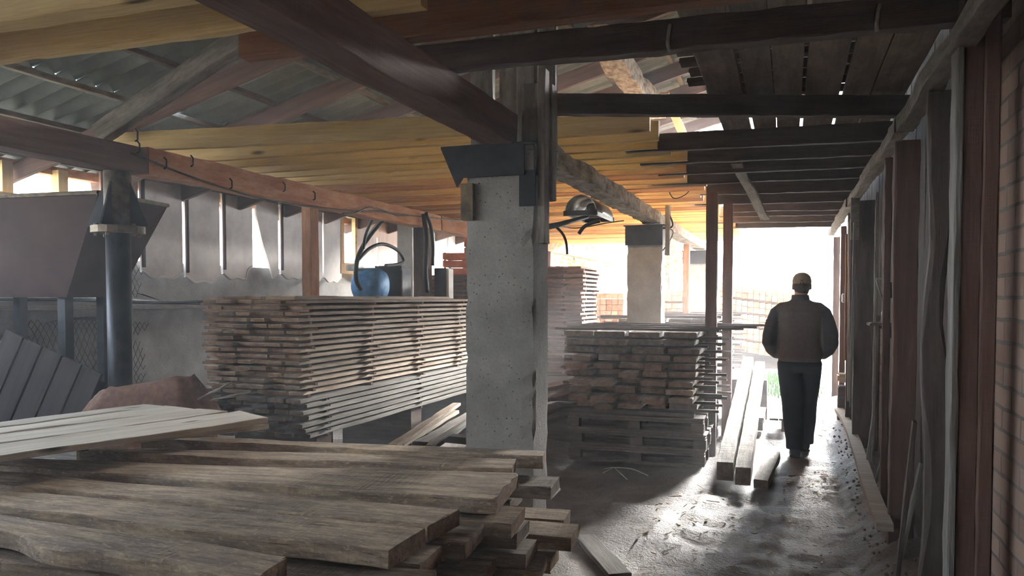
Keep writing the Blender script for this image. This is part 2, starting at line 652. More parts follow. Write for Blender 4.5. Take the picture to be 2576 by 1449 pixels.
def roof_mesh(x0, x1, y0, y1, holes):
    wl, per = 0.177, 8
    V, F = [], []
    ny = int((y1 - y0) / wl * per)
    x = x0
    k = 0
    while x < x1 - 0.05:
        xa, xb = x - 0.12, min(x + 1.55, x1)
        cols = 8
        b = len(V)
        for j in range(ny + 1):
            y = y0 + (y1 - y0) * j / ny
            wz = 0.03 * math.cos(2 * math.pi * y / wl)
            for i in range(cols + 1):
                xx = xa + (xb - xa) * i / cols
                V.append((xx, y, roofz(xx) + wz + 0.022 * (1 - i / cols)))
        for j in range(ny):
            for i in range(cols):
                yc = y0 + (y1 - y0) * (j + 0.5) / ny
                xc = xa + (xb - xa) * (i + 0.5) / cols
                if any(abs(xc - h[0]) < h[2] and abs(yc - h[1]) < h[3] for h in holes):
                    continue
                F.append((b + j * (cols + 1) + i, b + j * (cols + 1) + i + 1, b + (j + 1) * (cols + 1) + i + 1, b + (j + 1) * (cols + 1) + i))
        x += 1.55
        k += 1
    return mesh_of('ceiling', V, F, True)


def roof_hit(px, py):
    d = ray(px, py)
    # plane z = 2.8 + .27 (x + 6.2)
    t = (2.8 + 0.27 * 6.2 - EYE.z) / (d.z - 0.27 * d.x)
    return EYE + d * t


h1, h2, h3 = roof_hit(430, 268), roof_hit(490, 232), roof_hit(1605, 26)
HOLES = [(h1.x, h1.y, 0.10, 0.05), (h2.x, h2.y, 0.14, 0.05), (h3.x, h3.y, 0.12, 0.06)]
o = link('ceiling', roof_mesh(-6.5, -1.35, -2.6, 15.6, HOLES), M['roof'])
tag(o, kind='structure')
o = link('ceiling_aisle', roof_mesh(-1.4, 0.9, -2.6, 12.6, HOLES), M['roof'])
tag(o, kind='structure')

# ================================================================== ROOF TIMBERS
ry = [1.4 + 0.93 * i for i in range(16)]
k = 0
for y in ry:
    if 2.9 < y < 4.6:
        continue            # the grey strut stands in this bay
    x1 = 0.70 if y < 12.4 else -1.45
    o = beam('rafter', (-6.45, y, roofz(-6.45) - 0.16), (x1, y, roofz(x1) - 0.16), 0.055, 0.15, M['red'])
    tag(o, 'reddish rafter under the corrugated roof, %s from the near end' % ORD[k], 'rafter', 'rafters under the corrugated roof', 'thing')
    k += 1
bx = [-6.2 + 0.62 * i for i in range(12)]
for i, x in enumerate(bx):
    y1 = 15.4 if x < -1.5 else 12.4
    if x > 0.72:
        continue
    o = beam('roof_batten', (x, 0.2, roofz(x) - 0.06), (x, y1, roofz(x) - 0.06), 0.06, 0.04, M['old'] if i % 3 else M['dark'], segs=30)
    tag(o, 'roof batten across the rafters, %s up from the left eave' % ORD[i], 'batten', 'roof battens', 'thing')

o = beam('log_purlin', (-1.52, 6.6, 3.71), (-1.52, 9.45, 3.71), 0.2, 0.2, M['bark'], rough=0.016, live=0.05)
tag(o, 'broken log purlin with peeling pale bark under the roof', 'log', kind='thing')
o = beam('splintered_plank', (-1.34, 9.0, 3.80), (-1.25, 10.2, 3.50), 0.10, 0.03, M['pine'], rough=0.006)
tag(o, 'splintered pale plank end beside the broken log purlin', 'plank', kind='thing')

# strut from the left girder up to the roof
A = at_y(258, 334, 4.25)
B = at_y(622, 88, 4.25)
d = (B - A)
o = beam('roof_strut', A - d * 0.02, A + d * 1.3, 0.13, 0.09, M['old'], up=(0, -1, 0.0), rough=0.004)
tag(o, 'thick grey diagonal strut rising from the left girder beside the steel pipe', 'strut', kind='thing')

# ================================================================== GIRDERS
GZ0, GZ1 = 2.34, 2.51
gz = (GZ0 + GZ1) / 2
o = beam('main_girder', (-1.48, 0.6, gz), (-1.48, 4.10, gz), 0.165, 0.17, M['red'], rough=0.003, segs=30)
tag(o, 'big reddish brown girder coming overhead and ending on the near concrete pillar', 'girder', kind='thing')
o = beam('log_girder', (-1.50, 4.34, 2.435), (-1.50, 9.15, 2.435), 0.185, 0.13, M['beamold'], rough=0.010, live=0.018, segs=48)
tag(o, 'mouldy pale log girder between the first and second concrete pillars', 'girder', kind='thing')
o = beam('log_girder', (-1.50, 9.20, 2.435), (-1.50, 14.9, 2.435), 0.185, 0.13, M['beamold'], rough=0.010, live=0.018, segs=48)
tag(o, 'mouldy pale log girder beyond the second concrete pillar', 'girder', kind='thing')
o = beam('side_girder', (-4.19, 0.8, 2.44), (-4.19, 4.3, 2.44), 0.17, 0.17, M['red'], rough=0.003, segs=24)
tag(o, 'dark reddish girder at the left, its near end out of frame, resting on the pipe', 'girder', kind='thing')
o = beam('side_girder', (-4.19, 4.31, 2.45), (-4.19, 9.1, 2.45), 0.17, 0.18, M['orange'], rough=0.006, segs=40)
tag(o, 'weathered orange girder with wires running from the steel pipe to the far post', 'girder', kind='thing')
o = beam('side_girder', (-4.19, 9.12, 2.45), (-4.19, 19.6, 2.45), 0.17, 0.18, M['orange'], rough=0.006, segs=40)
tag(o, 'weathered orange girder continuing beyond the dark post into daylight', 'girder', kind='thing')
# wall plate along the brick wall, in three lengths
o = beam('wall_plate', (0.585, 0.3, 2.472), (0.585, 4.85, 2.472), 0.085, 0.085, M['old'], rough=0.005, live=0.02, segs=30)
tag(o, 'rough grey wall plate overhead along the brick wall, the near length', 'wall plate', kind='thing')
o = beam('wall_plate', (0.575, 4.88, 2.472), (0.575, 8.6, 2.47), 0.08, 0.085, M['old'], rough=0.005, live=0.02, segs=30)
tag(o, 'rough grey wall plate along the brick wall, the middle length', 'wall plate', kind='thing')
o = beam('wall_plate', (0.565, 8.63, 2.47), (0.565, 12.5, 2.465), 0.08, 0.085, M['old'], rough=0.005, live=0.02, segs=30)
tag(o, 'rough grey wall plate along the brick wall, the far length at the exit', 'wall plate', kind='thing')

# ================================================================== JOISTS
JZ = 2.585
# near joists
o = beam('floor_joist', (-6.0, 2.20, JZ + 0.005), (-1.2, 2.22, JZ + 0.005), 0.10, 0.12, M['pine'], rough=0.004, segs=40)
tag(o, 'fuzzy sawn pale pine joist topmost at the upper left corner', 'joist', kind='thing')
o = beam('floor_joist', (-6.0, 2.52, JZ + 0.005), (-1.2, 2.52, JZ + 0.005), 0.055, 0.14, M['pine'], rough=0.003, segs=40)
tag(o, 'pale pine joist at the upper left, just below the fuzzy sawn one', 'joist', kind='thing')
o = beam('floor_joist', (-2.2, 2.86, JZ + 0.01), (0.72, 2.80, JZ), 0.08, 0.13, M['joist_mid'], rough=0.004, segs=30)
tag(o, 'orange brown joist whose cut end overhangs the big reddish girder', 'joist', kind='thing')
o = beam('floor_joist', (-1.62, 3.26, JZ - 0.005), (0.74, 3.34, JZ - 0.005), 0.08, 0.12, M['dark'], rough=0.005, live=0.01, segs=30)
tag(o, 'dark joist spanning above the aisle with a hanging strap, nearest the pillar', 'joist', kind='thing')
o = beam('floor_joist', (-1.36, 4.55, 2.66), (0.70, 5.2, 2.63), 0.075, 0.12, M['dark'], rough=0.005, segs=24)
tag(o, 'dark joist running from the near concrete pillar to the brick wall', 'joist', kind='thing')
rows = [(5.55, 5.9, -0.85), (6.14, 6.2, -0.85), (6.75, 6.7, -0.80), (7.4, 7.4, -0.95), (8.15, 8.1, -0.6), (8.9, 8.85, -0.75), (9.7, 9.65, -0.5), (10.5, 10.45, -0.6), (11.3, 11.3, -0.7), (12.1, 12.1, -0.8)]
for i, (ya, yb, xa) in enumerate(rows):
    yp = 4.98 + 0.285 * round((ya - 4.98) / 0.285) + 0.068
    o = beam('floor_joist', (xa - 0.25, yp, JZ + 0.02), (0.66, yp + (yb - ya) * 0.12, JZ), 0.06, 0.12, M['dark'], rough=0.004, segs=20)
    tag(o, 'dark joist over the aisle beyond the pillar, %s towards the bright exit' % ORD[i], 'joist', 'dark joists over the aisle', 'thing')
# the dense row of pine joists over the stacks
me_j = [board_mesh(3.75, 0.055, 0.125, 0.003, bow=b, segs=26) for b in (0, 0.006, -0.006, 0.01)]
me_j2 = [board_mesh(3.75, 0.055, 0.125, 0.003, bow=b, segs=26) for b in (0, 0.008, -0.006)]
o = beam('pine_joist', (-4.55, 4.40, 2.61), (-1.72, 4.72, 2.61), 0.055, 0.13, M['pine'], segs=26)
tag(o, 'long pale pine joist, nearest of the dense row left of the concrete pillar', 'joist', 'dense row of pine joists', 'thing')
y = 4.98
i = 1
while y < 15.0:
    xoff = R_.uniform(-0.08, 0.08)
    pm = (M['pine'] if i < 7 or i % 3 == 0 else M['joist_end'])
    me = (R_.choice(me_j) if pm is M['pine'] else R_.choice(me_j2))
    o = place('pine_joist', me, (-4.55 + xoff, y, 2.612), (-0.80 + xoff, y, 2.612), pm)
    tag(o, 'pine joist, %s from the near end of the dense row above the stacks' % ORD[i], 'joist', 'dense row of pine joists', 'thing')
    y += 0.285
    i += 1

# loft planks over the aisle joists
wds = [0.20, 0.17, 0.19, 0.15, 0.18]
me_l = {}
n = 0
for s, (y0, y1) in enumerate(((3.2, 6.4), (6.45, 9.5), (9.55, 12.5))):
    x = -0.46 if s == 0 else -0.62
    c = 0
    while x < 0.62:
        wd_ = R_.choice(wds)
        gap = R_.choice([0.006, 0.01, 0.012, 0.012, 0.03]) if s else R_.choice([0.005, 0.008, 0.02])
        L = y1 - y0 + R_.uniform(-0.08, 0.0)
        key = (wd_, s)
        if key not in me_l:
            me_l[key] = board_mesh(y1 - y0 - 0.04, wd_, 0.028, 0.002, segs=10)
        ym = (y0 + y1) / 2 + R_.uniform(-0.1, 0.05)
        o = place('loft_plank', me_l[key], (x + wd_ / 2, ym - L / 2, 2.735 if s == 0 else 2.685), (x + wd_ / 2, ym + L / 2, 2.735 if s == 0 else 2.685), M['loft'])
        tag(o, 'loft plank above the aisle joists, %s run from the camera, %s from the left' % (ORD[s], ORD[c]), 'plank', 'loft planks above the aisle', 'thing')
        x += wd_ + gap
        c += 1
# dark stickered boards lying on the loft, their ends sticking out at the left
me_t = board_mesh(1.05, 0.09, 0.03, 0.002, segs=4)
me_u = board_mesh(1.3, 0.16, 0.03, 0.002, segs=4)
for i in range(8):
    yy = 3.95 + 0.19 * (i // 2) + 0.02
    zz = 2.765 + 0.045 * (i % 4) * 0
    xa = -0.52 + R_.uniform(-0.05, 0.05)
    yy = 3.72 + 0.20 * i
    o = place('loft_stick', me_t, (xa, yy, 2.766), (xa + 1.05, yy + 0.02, 2.766), M['dark'])
    tag(o, 'dark stick on the loft poking out past the planks, %s from the near end' % ORD[i], 'stick', 'dark sticks on the loft', 'thing')

# ================================================================== CONCRETE PILLARS
def rough_pillar(x, y, wx, wy, h, seed, amp=0.012):
    rnd = random.Random(seed)
    rings = []
    nz = 44
    per = 6
    for i in range(nz + 1):
        z = -0.06 + (h + 0.06) * i / nz
        ring = []
        for side in range(4):
            for j in range(per):
                u = j / per
                if side == 0:
                    p = (-wx / 2 + wx * u, -wy / 2)
                elif side == 1:
                    p = (wx / 2, -wy / 2 + wy * u)
                elif side == 2:
                    p = (wx / 2 - wx * u, wy / 2)
                else:
                    p = (-wx / 2, wy / 2 - wy * u)
                nx_ = noise.noise((p[0] * 5 + seed, z * 5, p[1] * 5)) * amp * 0.5
                s = 1.0 + nx_
                if j == 0:      # arris, chipped
                    s -= abs(noise.noise((seed + side * 7, z * 4.0, 3))) * 0.10 + (0.05 if rnd.random() < 0.08 else 0)
                ring.append((p[0] * s, p[1] * s, z))
        rings.append(ring)
    m = MB()
    m.loft(rings)
    return m


p1 = empty('concrete_pillar', (-1.48, 4.17, 0))
tag(p1, 'near pitted concrete pillar standing just behind the rough planks', 'pillar', 'concrete pillars', 'thing')
rough_pillar(0, 0, 0.39, 0.27, 2.33, 3).build('shaft', M['concrete'], p1)
# steel cap: flared front plate, top tray, corner straps
m = MB()
m.prism([(-0.33, -0.15, 2.335), (0.15, -0.15, 2.335), (0.15, -0.15, 2.17), (-0.20, -0.15, 2.17), (-0.235, -0.15, 2.12)], (0, -0.012, 0), (0, 0.012, 0))
m.box((-0.06, 0.0, 2.338), (0.54, 0.32, 0.014))
m.prism([(0.205, -0.15, 2.335), (0.205, 0.15, 2.335), (0.205, 0.15, 2.17), (0.205, -0.15, 2.17)], (0, 0, 0), (0.01, 0, 0))
m.box((0.165, -0.147, 2.10), (0.09, 0.014, 0.19))
m.build('steel_cap', M['steel'], p1)
m = MB()
m.box((-0.175, -0.15, 2.04), (0.075, 0.03, 0.20), ch=0.004)
m.build('angle_strap', M['galv'] if False else M['rust'], p1)
beamx = board_mesh(0.9, 0.085, 0.045, 0.003, segs=8)
for (dx, dy, zc, L) in ((0.235, -0.085, 2.27, 0.92), (0.245, 0.02, 2.36, 0.62)):
    o = place('timber_strap', board_mesh(L, 0.085, 0.04, 0.003, segs=8), (dx, dy, zc - L / 2), (dx, dy, zc + L / 2), M['old'], up=(1, 0, 0))
    o.parent = p1
# king post planks above the pillar carrying the roof
for i, (dx, dy, wdt, z1, lab) in enumerate(((-0.22, 0.06, 0.14, 3.95, 'leftmost grey upright plank above the near pillar'),
                                            (-0.06, 0.10, 0.13, 4.0, 'dark middle upright plank above the near pillar'),
                                            (0.07, 0.00, 0.11, 4.05, 'third upright plank above the near pillar, with a pale lit edge'),
                                            (0.16, 0.12, 0.10, 4.05, 'rightmost upright plank above the near pillar'))):
    o = beam('king_post_plank', (-1.48 + dx, 4.30 + dy, 2.36), (-1.48 + dx, 4.30 + dy, z1 - 0.12), wdt, 0.045, M['old'], up=(0.0, -1, 0))
    tag(o, lab, 'post', 'upright planks above the near pillar', 'thing')
o = beam('packing_block', (-1.305, 4.10, 2.35), (-1.305, 4.10, 2.66), 0.12, 0.06, M['old'], up=(0, -1, 0))
tag(o, 'short grey packing block with clipped top corner at the big girder end', 'block', kind='thing')

for (y, lab, sd) in ((9.12, 'second concrete pillar beyond the low plank stack, dark cap on top', 9), (14.25, 'far concrete pillar, pale in daylight between the two thin brown posts', 12)):
    p = empty('concrete_pillar', (-1.55, y, 0))
    tag(p, lab, 'pillar', 'concrete pillars', 'thing')
    rough_pillar(0, 0, 0.39, 0.30, 2.32, sd).build('shaft', M['concrete'], p)
    m = MB()
    m.box((-0.0, -0.175, 2.22), (0.42, 0.02, 0.22))
    m.box((0.0, 0.0, 2.332), (0.46, 0.36, 0.014))
    m.build('steel_cap', M['steel'], p)
    o = place('timber_strap', board_mesh(0.55, 0.10, 0.05, 0.003, segs=6), (0.25, -0.05, 2.0), (0.25, -0.05, 2.55), M['old'], up=(1, 0, 0))
    o.parent = p

# ================================================================== POSTS
pp = empty('steel_pipe_post', (-4.19, 4.12, 0))
tag(pp, 'dark round steel pipe post under the left girder with a flared collar', 'post', kind='thing')
MB().tube([(0, 0, -0.05), (0, 0, 2.0)], 0.078, 20).build('pipe', M['steel'], pp, True)
MB().tube([(0, 0, 1.99), (0, 0, 2.35)], 0.085, 20).build('rusty_head', M['rust'], pp, True)
m = MB()
for a in (0.3, 1.87, 3.44, 5.01):
    ca, sa = math.cos(a), math.sin(a)
    m.prism([(ca * 0.085, sa * 0.085, 2.28), (ca * 0.085, sa * 0.085, 1.99), (ca * 0.21, sa * 0.21, 1.99)], (-sa * 0.006, ca * 0.006, 0), (sa * 0.012, -ca * 0.012, 0))
m.build('gusset', M['steel'], pp)
m = MB()
m.tube([(0, 0, 1.945), (0, 0, 1.99)], 0.165, 16)
for a in range(6):
    m.tube([(0.13 * math.cos(a), 0.13 * math.sin(a), 1.925), (0.13 * math.cos(a), 0.13 * math.sin(a), 2.005)], 0.014, 6)
m.build('flange', M['rust'], pp)

def post_at(name, px, xw, z1, wx, wy, mat, lab, z0=-0.05, cat='post'):
    d = ray(px, 749)
    y = xw / d.x * d.y
    o = beam(name, (xw, y, z0), (xw, y, z1), wx, wy, mat, up=(0, -1, 0), rough=0.004, segs=14)
    tag(o, lab, cat, kind='thing')
    return o


post_at('wooden_post', 782, -4.19, 2.36, 0.10, 0.13, M['orange'], 'thin pale wooden post under the orange girder, behind the tall stack')
post_at('wooden_post', 1064, -4.19, 2.36, 0.17, 0.16, M['dark'], 'dark thick wooden post with cables under the girder joint')
post_at('wooden_post', 1378, -4.19, 2.36, 0.14, 0.14, M['red'], 'brown post under the daylit girder, just right of the near pillar')
post_at('wooden_post', 1505, -4.19, 2.36, 0.15, 0.15, M['pale'], 'whitish sunlit post under the daylit girder beyond the reddish stack')
post_at('concrete_post', 1026, -5.6, 2.7, 0.26, 0.2, M['concrete'], 'pale concrete post beside the electrical cabinet against the left wall')
for (x, y, z1, wd_, lab) in ((-0.71, 7.9, 2.53, 0.105, 'brown slim post at the aisle edge, left of the pair'),
                             (-0.63, 8.9, 2.53, 0.10, 'brown slim post at the aisle edge, right of the pair')):
    o = beam('slim_post', (x, y, -0.05), (x, y, z1), wd_, wd_, M['red'], up=(0, -1, 0), segs=10)
    tag(o, lab, 'post', 'pair of slim brown posts', 'thing')
o = beam('slim_post', (-1.48, 12.3, -0.05), (-1.48, 12.3, 2.33), 0.09, 0.09, M['orange'], up=(0, -1, 0), segs=10)
tag(o, 'slim orange post in daylight between the second and far pillars', 'post', kind='thing')
o = beam('hanging_plank', (-0.42, 6.6, 2.60), (-0.24, 8.6, 2.33), 0.085, 0.03, M['old'], rough=0.004, live=0.02)
tag(o, 'pale weathered plank hanging at a slant below the aisle joists', 'plank', kind='thing')

# ---- boards and studs standing along the brick wall
def stud(pxl, pxr, y, z1, mat, lab, dep=0.05, z0=-0.02, tilt=0.0, name='wall_stud', live=0.0):
    xl = (ray(pxl, 749).x / ray(pxl, 749).y) * y
    xr = (ray(pxr, 749).x / ray(pxr, 749).y) * y
    wx = xr - xl
    o = beam(name, ((xl + xr) / 2 - tilt, y + dep / 2, z0), ((xl + xr) / 2, y + dep / 2, z1), wx, dep, mat, up=(0, -1, 0), rough=0.003, live=live, segs=24)
    tag(o, lab, 'board', 'upright boards along the brick wall', 'thing')
    return o


stud(2397, 2415, 3.29, 3.05, M['stackgrey'], 'pale grey strip added for the lit side of the nearest reddish upright', 0.11)  # extra pale strip stands in for the upright's lit aisle face
stud(2417, 2466, 3.30, 3.05, M['red'], 'reddish upright board between the pale lit-side strip and the narrow reddish one', 0.10)
stud(2468, 2507, 3.28, 3.05, M['red'], 'narrow reddish upright board against the brick at the right edge', 0.09)
stud(2329, 2390, 3.95, 2.43, M['dark'], 'wide upright board with a wavy bark edge under the wall plate', 0.06, live=0.03)
stud(2246, 2309, 5.12, 2.43, M['red'], 'broad brown upright board just right of the small wall shelf', 0.07, live=0.008)
stud(2222, 2240, 5.7, 2.43, M['red'], 'thin upright board immediately left of the broad brown one', 0.05)
stud(2149, 2198, 8.05, 2.42, M['dark'], 'dark upright board left of the small wall shelf', 0.09)
stud(2199, 2206, 7.3, 2.40, M['old'], 'slender pale edged upright lath at the right of the dark board', 0.04)
stud(2131, 2147, 9.2, 2.42, M['dark'], 'dark upright board behind the leaning laths near the exit', 0.08)
stud(2114, 2128, 10.6, 2.40, M['red'], 'round-edged brown upright near the exit', 0.10)
stud(2096, 2112, 12.45, 2.40, M['dark'], 'last upright at the corner of the bright exit', 0.12)

# boarding fixed to the bricks between the uprights
y = 3.62
i = 0
while y < 11.9:
    wv = R_.choice([0.20, 0.23, 0.26])
    gapy = 7.15 < y < 7.75
    o = beam('wall_board', (0.762, y + wv / 2, 1.36 if gapy else -0.02), (0.762, y + wv / 2, 2.95), wv, 0.02, M['dark'], up=(-1, 0, 0), segs=10)
    tag(o, 'dark board nailed flat on the bricks, %s along the wall from the near end' % ORD[i], 'board', 'dark boards nailed on the bricks', 'thing')
    y += wv + R_.choice([0.004, 0.008, 0.015])
    i += 1


# ================================================================== STACKS
def layered(name, x0, x1, y0, z_top, layers, cols, T, gap, L, mat, where, adj, yj=0.05, along='y', variants=5, group=None, W=None, wj=0.0, rot=0.0, dropout=0.0, live=0.0, lab0=0, skew=0.0, xj=0.008):
    """boards along Y in layers from the top down; every board its own object"""
    pitch = (x1 - x0) / cols
    W = W or pitch * 0.93
    mes = [board_mesh(L, W * R_.uniform(0.92, 1.0), T, 0.0022, live=live, segs=max(5, int(L / 0.35))) for _ in range(variants)]
    cx = (x0 + x1) / 2
    for k in range(layers):
        z = z_top - T / 2 - k * (T + gap)
        for c in range(cols):
            if R_.random() < dropout and k > 0:
                continue
            x = x0 + pitch * (c + 0.5) + R_.uniform(-xj, xj)
            dy = R_.uniform(-yj, yj)
            ang = rot + skew * R_.uniform(-1, 1)
            a = Vector((x, y0 + dy, z))
            b = a + Vector((math.sin(ang) * L, math.cos(ang) * L, 0))
            o = place(name, R_.choice(mes), a, b, mat)
            tag(o, '%s board, %s from left, %s layer down, %s' % (adj, ORD[c], ORD[k + lab0], where), 'board', group, 'thing')


def stickers(x0, x1, ys, z_top, layers, T, gap, mat, where, group, over=0.04, sw=0.035, first=1):
    """cross sticks between layers"""
    me = board_mesh(1.0, sw, gap * 0.98, 0.001, segs=3)
    for k in range(first, layers):
        z = z_top - k * (T + gap) + gap / 2
        for j, y in enumerate(ys):
            a, b = x0 - over * R_.uniform(0.2, 1.6), x1 + over * R_.uniform(0.1, 1.3)
            o = place('spacer_stick', me, (a, y + R_.uniform(-.03, .03), z), (b, y + R_.uniform(-.03, .03), z), mat)
            o.scale = ((b - a), 1, 1)
            tag(o, 'cross stick, %s from the near end, under %s layer of %s' % (ORD[j], ORD[k - 1], where), 'stick', group, 'thing')


# ---- T1, the tall stickered stack between the pipe and the near pillar
T1X0, T1X1, T1Y = -4.06, -3.235, 4.78
BT, GP = 0.024, 0.0195
layered('stacked_board', T1X0, T1X1, T1Y, 1.505, 16, 6, BT, GP, 4.0, M['stack'], 'tall stickered stack', 'pale dusty', group='boards of the tall stickered stack', yj=0.045, live=0.006)
stickers(T1X0, T1X1, [4.86, 5.75, 6.65, 7.6, 8.55], 1.505, 17, BT, GP, M['stackred'], 'tall stickered stack', 'cross sticks of the tall stack', over=0.05)
zt = 1.505 - 16 * (BT + GP) - 0.0
layered('stacked_board', T1X0 - 0.02, T1X1 + 0.03, T1Y + 0.02, zt, 7, 6, 0.030, 0.014, 4.1, M['stackgrey'], 'tall stickered stack', 'grey bark-strewn', group='boards of the tall stickered stack', yj=0.07, live=0.02, lab0=16)
stickers(T1X0, T1X1 + .02, [5.1, 6.65, 8.4], zt, 8, 0.030, 0.014, M['dark'], 'grey lower tall stack', 'cross sticks of the tall stack', over=0.02)
zb = zt - 7 * 0.044
for i, y in enumerate((5.15, 6.7, 8.35)):
    o = beam('bearer_block', (T1X0 + 0.05, y, zb / 2 - 0.015), (T1X1 - 0.05, y, zb / 2 - 0.015), 0.22, zb + 0.03 + 0.012, M['dark'], segs=4)
    tag(o, 'dark bearer block under the tall stickered stack, %s from the near end' % ORD[i], 'block', 'bearers under the tall stack', 'thing')
for i, (x, y0, y1, w_) in enumerate(((-3.30, 4.72, 6.5, 0.13), (-3.47, 4.8, 6.9, 0.14), (-3.72, 4.9, 8.3, 0.14), (-3.93, 4.75, 8.0, 0.13))):
    o = beam('top_board', (x, y0, 1.505 + 0.012 + 0.003), (x + 0.01, y1, 1.518), w_, 0.024, M['pale'], segs=8)
    tag(o, 'pale clean board lying on top of the tall stickered stack, %s from its right side' % ORD[i], 'board', 'boards lying on the tall stack', 'thing')

# ---- T2, the reddish stack with white-lit ends beyond the pillar
layered('stacked_board', -3.95, -2.83, 11.25, 1.98, 26, 4, 0.034, 0.028, 0.95, M['stackred'], 'tall reddish stack', 'reddish', group='boards of the tall reddish stack', yj=0.05, xj=0.03, variants=4)
stickers(-3.95, -2.83, [11.32, 12.1], 1.98, 27, 0.034, 0.028, M['stackred'], 'tall reddish stack', 'cross sticks of the tall reddish stack', over=0.03)
zb = 1.98 - 26 * 0.062
for i, y in enumerate((11.4, 12.0)):
    o = beam('bearer_block', (-3.9, y, zb / 2 - 0.015), (-2.9, y, zb / 2 - 0.015), 0.2, zb + 0.03, M['dark'], segs=4)
    tag(o, 'dark bearer under the tall reddish stack, %s from the near side' % ORD[i], 'block', 'bearers under the reddish stack', 'thing')

# ---- T3, small reddish stack that carries the crates
layered('stacked_board', -5.15, -4.32, 10.9, 1.86, 12, 4, 0.036, 0.026, 1.6, M['stackred'], 'stack under the crates', 'dark reddish', group='boards of the stack under the crates', yj=0.06, variants=3)
stickers(-5.15, -4.32, [11.0, 12.3], 1.86, 13, 0.036, 0.026, M['stackred'], 'stack under the crates', 'cross sticks of the crate stack', over=0.05)
zb = 1.86 - 12 * 0.062
for i, y in enumerate((11.1, 12.2)):
    o = beam('bearer_block', (-5.1, y, zb / 2 - 0.015), (-4.36, y, zb / 2 - 0.015), 0.25, zb + 0.03, M['dark'], segs=4)
    tag(o, 'dark bearer under the stack with crates, %s from the near side' % ORD[i], 'block', 'bearers under the crate stack', 'thing')


# ---- pallets
def make_pallet(lx, ly, mat):
    root = empty('pallet', (0, 0, 0))
    ws = [-lx / 2 + 0.05, 0, lx / 2 - 0.05]
    for y in (-ly / 2 + 0.07, -ly / 4, 0, ly / 4, ly / 2 - 0.07):
        o = link('top_board', board_mesh(lx, 0.125, 0.022, 0.002, segs=5), mat, root)
        o.location = (0, y, 0.133)
    for y in (-ly / 2 + 0.05, 0, ly / 2 - 0.05):
        o = link('stringer_board', board_mesh(lx, 0.10, 0.022, 0.002, segs=5), mat, root)
        o.location = (0, y, 0.111)
        o = link('bottom_board', board_mesh(lx, 0.10, 0.022, 0.002, segs=5), mat, root)
        o.location = (0, y, 0.011)
        for x in ws:
            o = link('block', board_mesh(0.11, 0.10, 0.078, 0.002, segs=2), mat, root)
            o.location = (x, y, 0.061)
    return root


pl0 = make_pallet(1.22, 0.82, M['pallet'])
PW = ['lowest', 'middle', 'topmost']
spots = []
for s, (cx, cy, zz) in enumerate(((-1.30, 7.50, 0.02), (-1.33, 8.38, 0.02))):
    for k in range(3):
        spots.append((cx + R_.uniform(-.02, .02), cy + R_.uniform(-.02, .02), zz + 0.1475 * k, R_.uniform(-.015, .015),
                      '%s wooden pallet of three stacked under the low plank stack, %s' % (PW[k], ('at its near end', 'at its far end')[s])))
for i, (x, y, z, rz, lab) in enumerate(spots):
    p = pl0 if i == 0 else copy_thing(pl0)
    p.location = (x, y, z)
    p.rotation_euler = (0, 0, rz)
    tag(p, lab, 'pallet', 'pallets under the low plank stack')
p = copy_thing(pl0)
p.location = (-0.30, 9.75, 0.03)
p.rotation_euler = (0, 0, 1.57)
p.scale = (0.75, 0.75, 1)
tag(p, 'single pallet on the ground behind the slim posts at the aisle edge', 'pallet')

# ---- A, the low plank stack on pallets by the aisle
AX0, AX1 = -1.95, -0.78
ZA = 1.22
LAY = 10
at, ag = 0.046, 0.026
z = ZA
for k in range(LAY):
    zc = ZA - at / 2 - k * (at + ag)
    n = 4 if k < 3 else 5
    x = AX0 + R_.uniform(0, 0.03) + (0 if k < 3 else R_.uniform(0.02, 0.12))
    end = AX1 + (0.10 if k < 3 else 0.06)
    for c in range(n):
        wd_ = (end - x) / (n - c) - 0.02 - R_.uniform(0, 0.03 if k < 3 else 0.07)
        wd_ = min(wd_, 0.275)
        L = R_.uniform(1.72, 1.86)
        ys = 6.98 + R_.uniform(-0.06, 0.08) + (0.0 if k < 3 else R_.uniform(-0.1, 0.18))
        # keep clear of the slim posts on the aisle side
        xc = x + wd_ / 2
        o = beam('stacked_plank', (xc, ys, zc + R_.uniform(-.004, .002)), (min(xc, -0.88) if c == n - 1 else xc - 0.01, min(ys + L, 8.88), zc), wd_, at, M['plankgrey'] if k < 3 else M['stack'], rough=0.003, live=0.012, segs=12)
        tag(o, 'thick plank, %s from left, %s layer down, low pallet stack' % (ORD[c], ORD[k]), 'plank', 'planks of the low pallet stack', 'thing')
        x += wd_ + R_.uniform(0.02, 0.05)
SA = [7.20, 7.62, 8.1, 8.65]
me = board_mesh(1.0, 0.035, ag * 0.95, 0.001, segs=3)
for k in range(0, LAY + 1):
    zz = ZA - k * (at + ag) + ag / 2
    for j, y in enumerate(SA):
        a = AX0 - R_.uniform(0.0, 0.10) - (0.05 if k == 0 else 0)
        b = (-0.60, -0.58, -0.66, -0.60)[j] + R_.uniform(-0.08, 0.05)
        if k == 0:
            b = (-0.58, -0.40, -0.3, -0.2)[j]
        o = place('spacer_stick', me, (a, y, zz), (b, y + 0.02, zz), M['dark'])
        o.scale = (b - a, 1, 1)
        nm = 'lying across the top' if k == 0 else 'under the %s layer' % ORD[k - 1]
        tag(o, 'dark stick %s of the low pallet stack, %s from near end' % (nm, ORD[j]), 'stick', 'cross sticks of the low pallet stack', 'thing')
